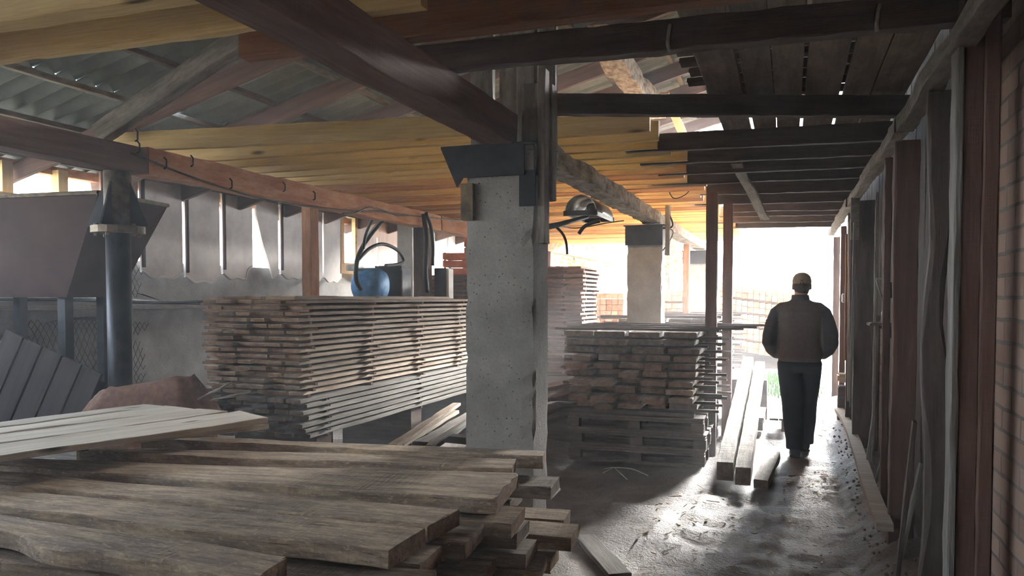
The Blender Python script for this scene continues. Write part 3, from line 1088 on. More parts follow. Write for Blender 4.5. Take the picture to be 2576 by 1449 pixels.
# packing timbers between the pallets and the lowest planks
zlow = ZA - LAY * (at + ag)
for i, y in enumerate((7.15, 7.8, 8.05, 8.7)):
    h = zlow - 0.4615 - 0.0
    if h > 0.01:
        o = beam('packing_timber', (-1.9, y, 0.4615 + h / 2), (-0.78, y, 0.4615 + h / 2), 0.09, h, M['pallet'], segs=4)
        tag(o, 'packing timber on the pallets under the low plank stack, %s from the near end' % ORD[i], 'timber', 'packing timbers of the low stack', 'thing')

# ---- B, similar stack further along the aisle
layered('stacked_plank', -1.97, -0.80, 9.55, 1.27, 9, 4, 0.045, 0.035, 3.3, M['stackgrey'], 'far aisle stack', 'thick grey', group='planks of the far aisle stack', yj=0.1, variants=4, live=0.012)
stickers(-1.97, -0.80, [9.75, 11.2, 12.6], 1.27 + 0.045 + 0.035, 11, 0.045, 0.035, M['dark'], 'far aisle stack', 'cross sticks of the far aisle stack', over=0.16)
zb = 1.27 - 9 * 0.08
for i, y in enumerate((9.9, 12.4)):
    o = beam('bearer_block', (-1.92, y, zb / 2 - 0.03), (-0.85, y, zb / 2 - 0.03), 0.2, zb + 0.06 - 0.0, M['dark'], segs=4)
    tag(o, 'dark bearer under the far aisle stack, %s from the near side' % ORD[i], 'block', 'bearers under the far aisle stack', 'thing')

# ---- two long heavy timbers leaning along the aisle edge
o = beam('heavy_timber', (-0.485, 6.72, 0.095), (-0.50, 10.9, 0.66), 0.13, 0.16, M['plankgrey'], rough=0.004, segs=24)
tag(o, 'long heavy grey timber sloping up beside the pallets, left of the pair', 'timber', 'pair of heavy timbers by the aisle', 'thing')
o = beam('heavy_timber', (-0.335, 6.60, 0.085), (-0.35, 10.8, 0.62), 0.12, 0.15, M['plankgrey'], rough=0.004, segs=24)
tag(o, 'long heavy grey timber sloping up beside the footpath, right of the pair', 'timber', 'pair of heavy timbers by the aisle', 'thing')
o = beam('timber_prop', (-0.75, 10.55, 0.23), (-0.25, 10.55, 0.23), 0.14, 0.50, M['dark'], segs=3)
tag(o, 'dark prop block under the far ends of the heavy timbers', 'block', kind='thing')
o = beam('timber_prop', (-0.20, 6.66, 0.02), (-0.12, 7.9, 0.03), 0.12, 0.07, M['plankgrey'], rough=0.006, segs=6)
tag(o, 'short dusty plank on the ground at the near foot of the heavy timbers', 'plank', kind='thing')

# ---- loose boards left of the pallet stack, seen just right of the near pillar
for i, (ax, ay, az, bx_, by, bz, w_, lab) in enumerate((
        (-2.45, 6.6, 0.62, -1.98, 8.6, 0.66, 0.16, 'loose pinkish board slanting on the offcut heap right of the near pillar'),
        (-2.55, 6.5, 0.50, -2.1, 8.4, 0.52, 0.18, 'loose board under the slanting pinkish board right of the near pillar'),
        (-2.35, 6.35, 0.40, -2.2, 8.5, 0.40, 0.2, 'low loose board beside the pallets, third down from the pinkish board'),
        (-2.6, 6.4, 0.28, -2.15, 8.3, 0.30, 0.22, 'dark low loose board beside the pallets, fourth down from the pinkish board'))):
    o = beam('loose_board', (ax, ay, az), (bx_, by, bz), w_, 0.035, M['stackred'], segs=8)
    tag(o, lab, 'board', 'loose boards beside the pallets', 'thing')
for i, y in enumerate((6.75, 8.1)):
    for k in range(4):
        zc = (0.10, 0.335, 0.45, 0.56)[k]
        hh = (0.30, 0.07, 0.06, 0.07)[k]
        o = beam('spacer_block', (-2.6, y, zc), (-2.08, y, zc + 0.01), 0.07, hh, M['dark'], segs=2)
        tag(o, '%s spacer block up in the loose board heap, %s end' % (ORD[k], ('near', 'far')[i]), 'block', 'spacers of the loose board heap', 'thing')

# ---- offcuts on the floor left of the near pillar
def floor_board(p, q, z0, z1, w_, t_, mat, lab, live=0.01):
    A, B = at_z(p[0], p[1], z0), at_z(q[0], q[1], z1)
    dx = max(0.0, -3.12 - min(A.x, B.x))
    A.x += dx
    B.x += dx
    o = beam('offcut_board', A, B, w_, t_, mat, rough=0.004, live=live, segs=10)
    return tag(o, lab, 'board', 'offcuts on the floor by the near pillar', 'thing')


floor_board((870, 1112), (1040, 1030), 0.42, 0.40, 0.13, 0.03, M['pale'], 'wide pale offcut board lying at a slant left of the near pillar')
floor_board((985, 1112), (1120, 1040), 0.33, 0.31, 0.12, 0.04, M['stackgrey'], 'grey bark-edged offcut just left of the near pillar', 0.03)
floor_board((800, 1110), (1010, 1010), 0.47, 0.46, 0.08, 0.025, M['stack'], 'thin offcut strip nearest the tall stack', )
floor_board((850, 1108), (1080, 1005), 0.35, 0.34, 0.06, 0.025, M['stackgrey'], 'thin grey offcut strip second from the tall stack')
floor_board((1020, 1092), (1180, 1108), 0.30, 0.30, 0.14, 0.06, M['dark'], 'dark thick offcut lying crosswise against the pillar foot')
floor_board((1075, 1085), (1130, 1030), 0.22, 0.20, 0.07, 0.03, M['stack'], 'short offcut strip touching the left side of the pillar')
floor_board((930, 1110), (1060, 1045), 0.27, 0.25, 0.07, 0.03, M['stackgrey'], 'narrow grey offcut between the pale board and the bark-edged one', 0.02)


def heap(name, cx, cy, rx, ry, h, mat, lab, cat, seed):
    V, F = [], []
    n, m_ = 26, 10
    for i in range(m_ + 1):
        r = i / m_
        for k in range(n):
            a = 2 * math.pi * k / n
            x, y = cx + rx * r * math.cos(a), cy + ry * r * math.sin(a)
            z = h * (math.cos(r * math.pi) + 1) / 2 + 0.06 * noise.noise((x * 5 + seed, y * 5, 0)) * (1 - r) + 0.03 * noise.noise((x * 17, y * 17, seed)) - 0.05 * r
            V.append((x, y, z - 0.03))
    for i in range(m_):
        for k in range(n):
            F.append((i * n + k, i * n + (k + 1) % n, (i + 1) * n + (k + 1) % n, (i + 1) * n + k))
    o = link(name, mesh_of(name, V, F, True), mat)
    return tag(o, lab, cat, kind='stuff')


heap('sawdust_heap', -2.45, 5.6, 0.75, 1.0, 0.32, M['dirt'], 'heap of sawdust and bark under the offcuts left of the near pillar', 'sawdust', 3)

# ================================================================== FOREGROUND PILE OF ROUGH PLANKS
ZP = 0.75
TP = 0.062


def quad_plank(name, fl, fr, nr, nl, zt, T, mat, lab, group, ext=0.0, live_l=0.0, live_r=0.0, n=34, taper_left=False, jag=0.006, gapf=0.045, cat='plank'):
    FL, FR, NR, NL = [at_z(p[0], p[1], zt) for p in (fl, fr, nr, nl)]
    FL, NL = FL.lerp(NL, 0.02), NL.lerp(FL, gapf)
    FR, NR = FR.lerp(NR, 0.02), NR.lerp(FR, gapf)
    dl = (FL - FR)
    FL = FL + dl.normalized() * ext
    dn = (NL - NR)
    NL = NL + dn.normalized() * ext
    A, B = (FL + NL) / 2, (FR + NR) / 2
    m4 = frame_of(A, B)
    m4.translation = (A + B) / 2 - Vector((0, 0, T / 2))
    inv = m4.inverted()
    lf = [inv @ p for p in (FL, FR, NR, NL)]
    seed = _bseed[0] = _bseed[0] + 1
    rnd = random.Random(seed)
    off = rnd.random() * 90
    V, F = [], []
    across = 7
    for i in range(n + 1):
        u = i / n
        pf = lf[0].lerp(lf[1], u)
        pn = lf[3].lerp(lf[2], u)
        if 0 < i < n:
            wv = noise.noise((u * 5 + off, 1.7, 0)) * live_l
            wr = noise.noise((u * 5 + off, 8.3, 0)) * live_r + abs(noise.noise((u * 3 + off, 4.4, 0))) * live_r * 0.6
        else:
            wv = wr = 0
        if taper_left:
            s = max(0.12, min(1.0, u / 0.22)) ** 0.7
            mid = (pf + pn) / 2
            pf = mid.lerp(pf, s)
            pn = mid.lerp(pn, s)
        pf = pf + Vector((0, wv, 0))
        pn = pn + Vector((0, wr, 0))
        bev_f = live_l * 0.9 * abs(noise.noise((u * 4 + off, 21, 0)))
        bev_n = live_r * 1.0 * abs(noise.noise((u * 4 + off, 31, 0)))
        ring = []
        top = []
        for j in range(across + 1):
            s = j / across
            p = pf.lerp(pn, s)
            ins = 0.0
            if j == 0:
                p = p + (pn - pf).normalized() * (bev_f + 0.003)
            if j == across:
                p = p - (pn - pf).normalized() * (bev_n + 0.003)
            zz = T / 2 + 0.004 * noise.noise((p.x * 6 + off, p.y * 9, 0)) + 0.006 * noise.noise((p.x * 1.5 + off, p.y * 3, 7))
            top.append(Vector((p.x + (rnd.uniform(-jag, jag) if i in (0, n) else 0), p.y, zz)))
        fl_, nr_ = pf, pn
        ring = top + [Vector((nr_.x, nr_.y, T / 2 - 0.004 - bev_n * 0.5)), Vector((nr_.x, nr_.y, -T / 2 + 0.004)), Vector((nr_.x, nr_.y + 0.004, -T / 2)), Vector((fl_.x, fl_.y - 0.004, -T / 2)), Vector((fl_.x, fl_.y, -T / 2 + 0.004)), Vector((fl_.x, fl_.y, T / 2 - 0.004 - bev_f * 0.5))]
        ring = [q + Vector((rnd.uniform(-jag, jag) * (0.5 if i in (0, n) else 0.0), rnd.uniform(-.001, .001), 0)) for q in ring]
        V += ring
    np_ = across + 7
    for i in range(n):
        for k in range(np_):
            F.append((i * np_ + k, (i + 1) * np_ + k, (i + 1) * np_ + (k + 1) % np_, i * np_ + (k + 1) % np_))
    F.append(tuple(range(np_)))
    F.append(tuple(n * np_ + k for k in range(np_)))
    o = link(name, mesh_of(name, V, F), mat)
    o.matrix_world = m4
    return tag(o, lab, cat, group, 'thing')


GF = 'rough planks of the foreground pile'
quad_plank('rough_plank', (344, 1094), (1372, 1133), (1365, 1151), (365, 1106), ZP, TP, M['plank'], 'farthest rough plank on the foreground pile, its end reaching the pillar foot', GF, live_l=0.006, live_r=0.008, taper_left=True, gapf=0.12)
quad_plank('rough_plank', (175, 1122), (1299, 1154), (1287, 1177), (220, 1140), ZP - 0.008, TP, M['plank'], 'second rough plank from the pillar, with a wavy sawn front edge', GF, live_l=0.006, live_r=0.03, taper_left=True)
quad_plank('rough_plank', (0, 1150), (1303, 1190), (1243, 1258), (0, 1176), ZP, TP, M['plank'], 'wide rough plank in the middle of the pile with a jagged split end', GF, ext=0.6, live_l=0.02, live_r=0.03, jag=0.012)
quad_plank('rough_plank', (0, 1184), (1157, 1279), (1070, 1323), (0, 1222), ZP - 0.007, TP, M['plank'], 'fourth rough plank from the pillar on the foreground pile', GF, ext=0.6, live_l=0.015, live_r=0.015)
quad_plank('rough_plank', (0, 1230), (1071, 1328), (972, 1386), (0, 1280), ZP + 0.003, TP, M['plank'], 'rough plank with a square clean end, second nearest on the pile', GF, ext=0.6, live_l=0.012, live_r=0.02, jag=0.002)
quad_plank('rough_plank', (0, 1293), (722, 1397), (632, 1462), (0, 1350), ZP - 0.006, TP, M['plank'], 'nearest dusty rough plank on the foreground pile with a rounded waney edge', GF, ext=0.6, live_l=0.015, live_r=0.05)

# lower layers, ends showing at the right
QX = at_z(0, 1200, ZP)
dirv = (at_z(1157, 1279, ZP) - at_z(0, 1200, ZP)).normalized()
TL, GL = 0.058, 0.026
lay_mats = [M['plankgrey'], M['plank']]
for k in range(1, 8):
    zt = ZP - TP - GL - (k - 1) * (TL + GL)
    yy = 2.0 + R_.uniform(-0.05, 0.05)
    c = 0
    while yy < 3.55:
        w_ = R_.uniform(0.18, 0.27)
        xe = -1.15 + R_.uniform(-0.16, 0.20) + (0.10 if k > 2 else 0)
        if yy + w_ > 3.6:
            xe = min(xe, -0.98)
        L = R_.uniform(3.2, 3.4)
        dv = Vector((dirv.x, dirv.y, 0)).normalized()
        B = Vector((-1.15, yy + w_ / 2, zt - TL / 2)) + dv * (xe + 1.15)
        A = B - dv * L
        o = beam('rough_plank', A, B, w_, TL, R_.choice(lay_mats), rough=0.004, live=0.012, segs=18)
        tag(o, 'rough plank end, %s from the front, %s lower layer of the foreground pile' % (ORD[c], ORD[k]), 'plank', GF, 'thing')
        yy += w_ + R_.uniform(0.025, 0.05)
        c += 1
for k in range(1, 9):
    zc = ZP - TP - (k - 1) * (TL + GL) - GL / 2
    for j, x in enumerate((-1.75, -3.4)):
        o = beam('spacer_stick', (x, 1.95, zc), (x + 0.03, 3.75, zc), 0.05, GL - 0.001, M['plank'], segs=4)
        tag(o, 'stick under the %s layer of the foreground pile, %s' % (ORD[k - 1], ('towards its open end', 'towards its hidden end')[j]), 'stick', 'cross sticks of the foreground pile', 'thing')
zb = ZP - TP - 7 * (TL + GL) - GL
for j, x in enumerate((-1.72, -3.37)):
    o = beam('bearer_timber', (x, 1.9, zb / 2 - 0.02), (x, 3.8, zb / 2 - 0.02), 0.12, zb + 0.04, M['dark'], segs=4)
    tag(o, 'bearer timber on the floor under the foreground pile, %s' % ('towards its open end', 'towards its hidden end')[j], 'timber', 'bearers of the foreground pile', 'thing')

# pale planed boards on top at the left
ZW = 0.88
GW = 'pale boards at the left on the pile'
quad_plank('pale_board', (0, 1059), (361, 1016), (411, 1021), (0, 1073), ZW, 0.028, M['pale'], 'pale planed board at the left, farthest of the four side by side', GW, ext=0.3, jag=0.001, cat='board')
quad_plank('pale_board', (0, 1075), (415, 1021), (492, 1027), (0, 1090), ZW, 0.028, M['pale'], 'pale planed board at the left, second farthest of the four', GW, ext=0.3, jag=0.001, cat='board')
quad_plank('pale_board', (0, 1092), (496, 1027), (577, 1033), (0, 1116), ZW, 0.028, M['pale'], 'pale planed board at the left, third farthest of the four', GW, ext=0.3, jag=0.001, cat='board')
quad_plank('pale_board', (0, 1118), (600, 1033), (678, 1052), (0, 1146), ZW, 0.03, M['pale'], 'longest pale planed board at the left, nearest of the four', GW, ext=0.3, jag=0.001, cat='board')
quad_plank('pale_board', (100, 1108), (560, 1066), (682, 1066), (120, 1124), 0.82, 0.03, M['pale'], 'pale board lying one layer beneath the longest pale board', GW, jag=0.001, cat='board')
for j, (p, q) in enumerate((((640, 1062), (500, 1050)), ((250, 1108), (110, 1080)))):
    A, B = at_z(p[0], p[1], 0.835), at_z(q[0], q[1], 0.835)
    o = beam('spacer_stick', A, B, 0.05, 0.028, M['dark'], segs=3)
    tag(o, 'dark stick between the pale boards at the left, %s' % ('near their cut ends', 'far from their cut ends')[j], 'stick', 'sticks under the pale boards', 'thing')
for j, (p, q) in enumerate((((620, 1078), (420, 1060)), ((210, 1125), (80, 1090)))):
    A, B = at_z(p[0], p[1], 0.77), at_z(q[0], q[1], 0.77)
    o = beam('spacer_stick', A, B, 0.05, 0.036, M['dark'], segs=3)
    tag(o, 'dark stick on the rough planks under the lowest pale board, %s' % ('near its cut end', 'far from its cut end')[j], 'stick', 'sticks under the pale boards', 'thing')
A, B = at_z(0, 1149, 0.80), at_z(430, 1072, 0.80)
A = A + (A - B).normalized() * 0.3
o = beam('narrow_batten', A + Vector((0, 0, -0.0)), B, 0.035, 0.03, M['plank'], segs=12)
o.location.z = 0.80
tag(o, 'narrow brown batten along the front of the pale boards, tip over the planks', 'batten', kind='thing')

# ================================================================== LEFT CORNER: sack, hopper, leaning pallet, ledge, netting
def sack():
    rings = []
    n = 40
    c0 = Vector((-3.86, 4.0, 0))
    ax = RT.copy()
    ay = Vector((-RT.y, RT.x, 0))
    for i in range(15):
        u = i / 14
        z = 1.0 * u
        sx = 0.42 * (1 - 0.28 * max(0, u - 0.8) / 0.2)
        sy = 0.14 * (1 - 0.6 * max(0, u - 0.82) / 0.18)
        ring = []
        for k in range(n):
            a = 2 * math.pi * k / n
            ca, sa = math.cos(a), math.sin(a)
            ex = 0.7
            x = sx * math.copysign(abs(ca) ** ex, ca)
            y = sy * math.copysign(abs(sa) ** ex, sa)
            f = 1 + 0.10 * noise.noise((ca * 2.2, sa * 2.2, z * 3.2)) + 0.08 * noise.noise((ca * 5, sa * 5, z * 11))
            zz = z + (0.05 * noise.noise((ca * 2, sa * 2, 4)) + 0.05 * ca) * (u ** 3)
            p = c0 + ax * (x * f) + ay * (y * f)
            ring.append((p.x, p.y, zz - 0.02))
        rings.append(ring)
    m = MB().loft(rings)
    return m


o = sack().build('sack', M['bag'], None, True)
tag(o, 'crumpled brown sack behind the pale boards at the foot of the pipe', 'sack', kind='thing')
o = beam('bent_slat', (-3.40, 3.93, 0.90), (-3.24, 4.05, 1.0), 0.05, 0.008, M['old'], segs=6)
tag(o, 'pale bent strip poking out at the right end of the brown sack', 'strip', kind='thing')
o = beam('bent_slat', (-3.42, 4.07, 0.88), (-3.22, 4.20, 0.92), 0.07, 0.008, M['old'], segs=6)
tag(o, 'flat grey strip under the pale strip beside the brown sack', 'strip', kind='thing')

# hopper
hp = empty('hopper', (-5.15, 4.35, 0))
tag(hp, 'large brown sheet-metal hopper with slanting side at the left edge', 'hopper', kind='thing')
hx1t = at_y(247, 476, 4.1)
hx1b = at_y(152, 748, 4.2)
V = []
zt_, zb_ = hx1t.z, hx1b.z
T_ = [(-6.1, 4.1), (hx1t.x, 4.1), (hx1t.x - 0.25, 5.0), (-6.1, 5.0)]
Bm = [(-5.9, 4.25), (hx1b.x, 4.25), (hx1b.x - 0.1, 4.8), (-5.9, 4.8)]
o3 = Vector((5.15, -4.35, 0))
rt_ = [Vector((x, y, zt_ - 0.02 * (i % 2))) + o3 for i, (x, y) in enumerate(T_)]
rb_ = [Vector((x, y, zb_)) + o3 for x, y in Bm]
inset = 0.012
ri = [p.lerp(sum(rt_, Vector()) / 4, 0.012) for p in rt_]
rbi = [p.lerp(sum(rb_, Vector()) / 4, 0.02) + Vector((0, 0, 0.02)) for p in rb_]
m = MB()
m.loft([rb_, rt_, ri, rbi], cap=False)
m.f.append((0, 1, 2, 3))
m.f.append((12, 13, 14, 15))
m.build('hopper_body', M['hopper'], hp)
m = MB()
for i in range(4):
    a, b = rt_[i], rt_[(i + 1) % 4]
    m.tube([a, b], 0.015, 6)
m.build('rim', M['rust'], hp)
for (x, y) in Bm:
    MB().box((x + 5.15 + (0.06 if x < -5.5 else -0.08), y - 4.35 + (0.06 if y < 4.5 else -0.06), zb_ / 2 - 0.01), (0.07, 0.07, zb_ + 0.02)).build('leg', M['steel'], hp)

# leaning crate-pallet panels in the dark
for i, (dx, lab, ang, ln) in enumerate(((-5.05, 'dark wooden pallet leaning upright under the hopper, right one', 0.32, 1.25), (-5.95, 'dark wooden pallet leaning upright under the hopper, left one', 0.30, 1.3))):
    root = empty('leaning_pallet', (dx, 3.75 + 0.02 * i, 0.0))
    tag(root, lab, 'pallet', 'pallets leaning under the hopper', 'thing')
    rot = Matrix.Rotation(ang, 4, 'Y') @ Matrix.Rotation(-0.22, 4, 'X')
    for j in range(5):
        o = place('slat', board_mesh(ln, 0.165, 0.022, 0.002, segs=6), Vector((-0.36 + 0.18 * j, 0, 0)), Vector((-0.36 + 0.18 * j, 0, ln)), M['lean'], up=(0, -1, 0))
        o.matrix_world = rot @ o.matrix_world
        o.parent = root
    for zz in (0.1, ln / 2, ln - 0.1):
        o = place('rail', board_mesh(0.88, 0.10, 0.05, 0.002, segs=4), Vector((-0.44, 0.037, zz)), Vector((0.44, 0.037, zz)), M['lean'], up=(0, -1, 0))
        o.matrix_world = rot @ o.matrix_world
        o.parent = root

# ledge and pipes on the left wall
o = beam('ledge_plank', (-6.16, 4.6, 1.43), (-6.16, 13.0, 1.40), 0.24, 0.04, M['old'], segs=20)
tag(o, 'long grey ledge plank running along the low concrete wall', 'ledge', kind='thing')
for j, (dx, z0, amp) in enumerate(((0.0, 1.475, 0.03), (0.08, 1.47, 0.02))):
    pts = [(-6.16 + dx, 4.6 + 0.7 * i, z0 + amp * math.sin(i * 1.3 + j) + 0.02) for i in range(12)]
    o = MB().tube(smooth_path(pts), 0.02 - 0.006 * j, 8).build('wall_pipe', M['steel'] if j else M['galv'], None, True)
    tag(o, ('pale thin pipe lying along the ledge of the low concrete wall', 'dark thin pipe lying along the ledge in front of the pale one')[j], 'pipe', kind='thing')


def netting():
    m = MB()
    y0, y1, z0, z1 = 5.0, 6.7, 0.55, 1.95
    cw, chh = 0.062, 0.054
    nx_, nz_ = int((y1 - y0) / cw), int((z1 - z0) / chh)

    def P(i, j):
        y = y0 + cw * (i + (0.5 if j % 2 else 0.0))
        z = z0 + chh * j + 0.05 * math.sin((y - y0) * 2.6) + 0.02 * math.sin(j * 0.7)
        x = -6.27 + 0.015 * noise.noise((y * 3, z * 3, 0))
        if 1.33 < z < 1.50:
            x = -6.02
        return (x, y, z)
    for j in range(nz_):
        for i in range(nx_):
            if 1.34 < z0 + chh * j < 1.52 or 1.34 < z0 + chh * (j + 1) < 1.52:
                continue
            edge = abs((i + 0.5) / nx_ - 0.5) * 2
            if edge > 0.75 + 0.25 * noise.noise((j * 0.35, 3 + (i > nx_ / 2) * 5, 0)):
                continue
            for di in ((-1, 0) if j % 2 == 0 else (0, 1)):
                m.tube([P(i, j), P(i + di, j + 1)], 0.0032, 3, cap=False)
    return m


o = netting().build('wire_netting', M['steel'])
tag(o, 'wavy wire netting hung on the low concrete wall behind the pipe post', 'netting', kind='thing')

# ---- hanging wall panels with scalloped feet
def wall_panel(pxl, pxr, rowb, lab, mat, x=-6.22, ztop=2.72, amp=0.05, name='hanging_sheet', trim=True, tear=None):
    a, b = at_x(pxl, rowb, x), at_x(pxr, rowb, x)
    y0, y1 = a.y, b.y
    zb = (a.z + b.z) / 2
    root = empty(name, (x, (y0 + y1) / 2, zb))
    n = 16
    low = []
    for i in range(n + 1):
        u = i / n
        s = -amp * (math.sin(math.pi * u) ** 1.5) + amp * 0.35 * math.cos(u * 4 * math.pi)
        if tear:
            s += tear(u)
        low.append(((u - 0.5) * (y1 - y0), s))
    m = MB()
    poly = [(0, y, z) for y, z in low] + [(0, (y1 - y0) / 2, ztop - zb), (0, -(y1 - y0) / 2, ztop - zb)]
    m.prism(poly, (0, 0, 0), (0.025, 0, 0))
    m.build('panel', mat, root)
    if trim:
        MB().tube([(0.014, y, z) for y, z in low], 0.016, 6).build('edge_trim', M['white'], root)
        MB().box((0.028, -(y1 - y0) / 2 + 0.02, (ztop - zb) / 2 + 0.03), (0.03, 0.035, ztop - zb - 0.05)).build('side_trim', M['hopper'], root)
    tag(root, lab, 'panel', 'scalloped panels on the left wall', 'thing')
    return root


M['panel'] = plain('scuffed_grey_panel', (172, 158, 146), (138, 124, 114), 3.5, 0.55, 0, 0.15, detail=9)
M['panelbrown'] = plain('brown_laminate_panel', (168, 130, 102), (130, 98, 76), 3.5, 0.55, 0, 0.1, stretch=(1, 3, 0.6))
wall_panel(352, 456, 688, 'scalloped grey wall panel, leftmost large one right of the pipe post', M['panel'])
wall_panel(463, 550, 700, 'scalloped grey wall panel, second large one from the pipe post', M['panel'])
wall_panel(557, 632, 692, 'grey wall panel with a broken lower corner, third from the pipe post', M['panel'], tear=lambda u: 0.10 if u > 0.8 else 0.0)
wall_panel(642, 697, 692, 'torn grey wall panel beside the bright gap, fourth from the pipe post', M['panel'], tear=lambda u: max(0, 0.75 - u) * 0.95, trim=False)
wall_panel(703, 766, 692, 'scalloped grey wall panel left of the thin wooden post', M['panel'])
wall_panel(774, 808, 700, 'narrow grey wall panel right behind the thin wooden post', M['panel'], trim=False)
wall_panel(812, 856, 702, 'grey wall panel just left of the small bright window', M['panel'], trim=False)
wall_panel(252, 300, 640, 'narrow brown wall panel behind the steel pipe post', M['panelbrown'], trim=False, x=-6.24)
wall_panel(322, 345, 650, 'narrow brown wall panel just right of the steel pipe post', M['panelbrown'], trim=False, x=-6.24)
wall_panel(896, 945, 690, 'crumpled brown wall covering right of the small bright window', M['panelbrown'], trim=False, amp=0.08)
wall_panel(949, 1008, 672, 'brown laminate wall panel above the blue motor', M['panelbrown'], trim=False)
wall_panel(1090, 1122, 680, 'pale wall panel far along the left wall, behind the crates', M['white'], trim=False)
wall_panel(1126, 1170, 680, 'pale wall panel at the far end, beside the near pillar in view', M['white'], trim=False)
# small window in the left wall
a, b = at_x(858, 660, -6.22), at_x(892, 660, -6.22)
wn_ = empty('window_1', (-6.22, (a.y + b.y) / 2, 0))
tag(wn_, kind='structure')
z0_, z1_ = at_x(875, 655, -6.22).z, at_x(875, 545, -6.22).z
hw = (b.y - a.y) / 2
m = MB()
m.box((0, -hw, (z0_ + z1_) / 2), (0.06, 0.09, z1_ - z0_ + 0.1))
m.box((0, hw, (z0_ + z1_) / 2), (0.06, 0.05, z1_ - z0_ + 0.1))
m.box((0, 0, z1_ + 0.06), (0.06, 2 * hw + 0.1, 0.14))
m.box((0, 0, z0_ - 0.12), (0.06, 2 * hw + 0.1, 0.16))
m.build('window_frame', M['pine'], wn_)
# eave posts and rail at the left
for i, (y, lab) in enumerate(((5.0, 'pale eave post at the left edge above the hopper'), (5.55, 'pale eave post at the left, second from the edge'))):
    o = beam('eave_post', (-6.32, y, 1.9), (-6.32, y, 2.68), 0.10, 0.10, M['pine'], up=(0, -1, 0), segs=5)
    tag(o, lab, 'post', 'eave posts above the low wall', 'thing')
o = beam('eave_rail', (-6.22, 4.0, 2.36), (-6.22, 6.05, 2.36), 0.09, 0.05, M['pine'], up=(1, 0, 0), segs=6)
tag(o, 'pale eave rail across the posts above the hopper', 'rail', kind='thing')
o = beam('eave_plate', (-6.40, 3.9, 2.68), (-6.40, 15.2, 2.68), 0.1, 0.08, M['orange'], segs=20)
tag(o, 'long eave plate under the roof along the left wall', 'plate', kind='thing')

# ---- machines behind the tall stack
mp = at_x(932, 749, -5.05)
mo = empty('blue_motor', (mp.x, mp.y, 0))
tag(mo, 'worn blue electric motor beside the dark cabinet behind the tall stack', 'motor', kind='thing')
MB().box((0, 0, 0.72), (0.34, 0.4, 1.46)).build('pedestal', M['darkbox'], mo)
rg = []
for i in range(6):
    x = -0.19 + 0.076 * i
    r = 0.2 if 0 < i < 5 else 0.16
    rg.append([(x, r * math.cos(2 * math.pi * k / 20), 1.68 + r * 1.1 * math.sin(2 * math.pi * k / 20)) for k in range(20)])
MB().loft(rg).build('housing', M['blue'], mo, True)
MB().box((-0.19, -0.05, 1.90), (0.16, 0.2, 0.08), ch=0.01).build('terminal_box', M['galv'], mo)
cp = at_x(978, 749, -5.0)
cb = empty('control_cabinet', (cp.x, cp.y + 0.15, 0))
tag(cb, 'dark control cabinet with pale frame right of the blue motor', 'cabinet', kind='thing')
MB().box((0, 0, 0.95), (0.36, 0.30, 1.92)).build('body', M['darkbox'], cb)
m = MB()
m.box((0, -0.16, 1.90), (0.38, 0.03, 0.08))
m.box((0.175, -0.16, 1.5), (0.05, 0.03, 0.75))
m.build('frame', M['hopper'], cb)
bp = at_x(1098, 749, -4.02)
o = MB().box((bp.x, bp.y, 1.72), (0.2, 0.14, 0.36), ch=0.008).build('switch_box', M['darkbox'])
sb = empty('switch_box', (-4.03, 8.93, 1.50))
bpy.data.objects.remove(o)
tag(sb, 'dark switch box with a pale side on the dark post', 'switch box', kind='thing')
MB().box((0.02, 0, 0.19), (0.16, 0.16, 0.38), ch=0.006).build('case', M['darkbox'], sb)
MB().box((0.115, 0.0, 0.19), (0.03, 0.15, 0.36), ch=0.006).build('cover', M['white'], sb)
MB().box((-0.16, -0.145, 0.22), (0.09, 0.08, 0.13), ch=0.004).build('junction_box', M['darkbox'], sb)


# ---- crates on the small stack
def crate(loc, rz, lab, s=1.0):
    root = empty('crate', loc, rz)
    tag(root, lab, 'crate', 'orange crates on the reddish stack', 'thing')
    for j in range(3):
        for y in (-0.2, 0.2):
            o = link('slat', board_mesh(0.5, 0.095, 0.014, 0.001, segs=3), M['brick_red'], root)
            o.rotation_euler = (math.pi / 2, 0, 0)
            o.location = (0, y, 0.055 + 0.115 * j)
        for x in (-0.257, 0.257):
            o = link('slat', board_mesh(0.41, 0.095, 0.014, 0.001, segs=3), M['brick_red'], root)
            o.rotation_euler = (math.pi / 2, 0, math.pi / 2)
            o.location = (x, 0, 0.055 + 0.115 * j)
    for x in (-0.235, 0.235):
        for y in (-0.178, 0.178):
            MB().box((x, y, 0.17), (0.028, 0.028, 0.34)).build('corner_post', M['brick_red'], root)
    MB().box((0, 0, 0.008), (0.5, 0.385, 0.012)).build('bottom', M['brick_red'], root)
    return root


crate((-4.72, 11.25, 1.862), 0.2, 'open orange slatted crate at the front of the reddish stack')
crate((-4.62, 11.85, 1.862), -0.1, 'orange slatted crate at the back of the reddish stack, lower one')
crate((-4.60, 11.87, 2.206), -0.05, 'orange slatted crate on top of the crate at the back')

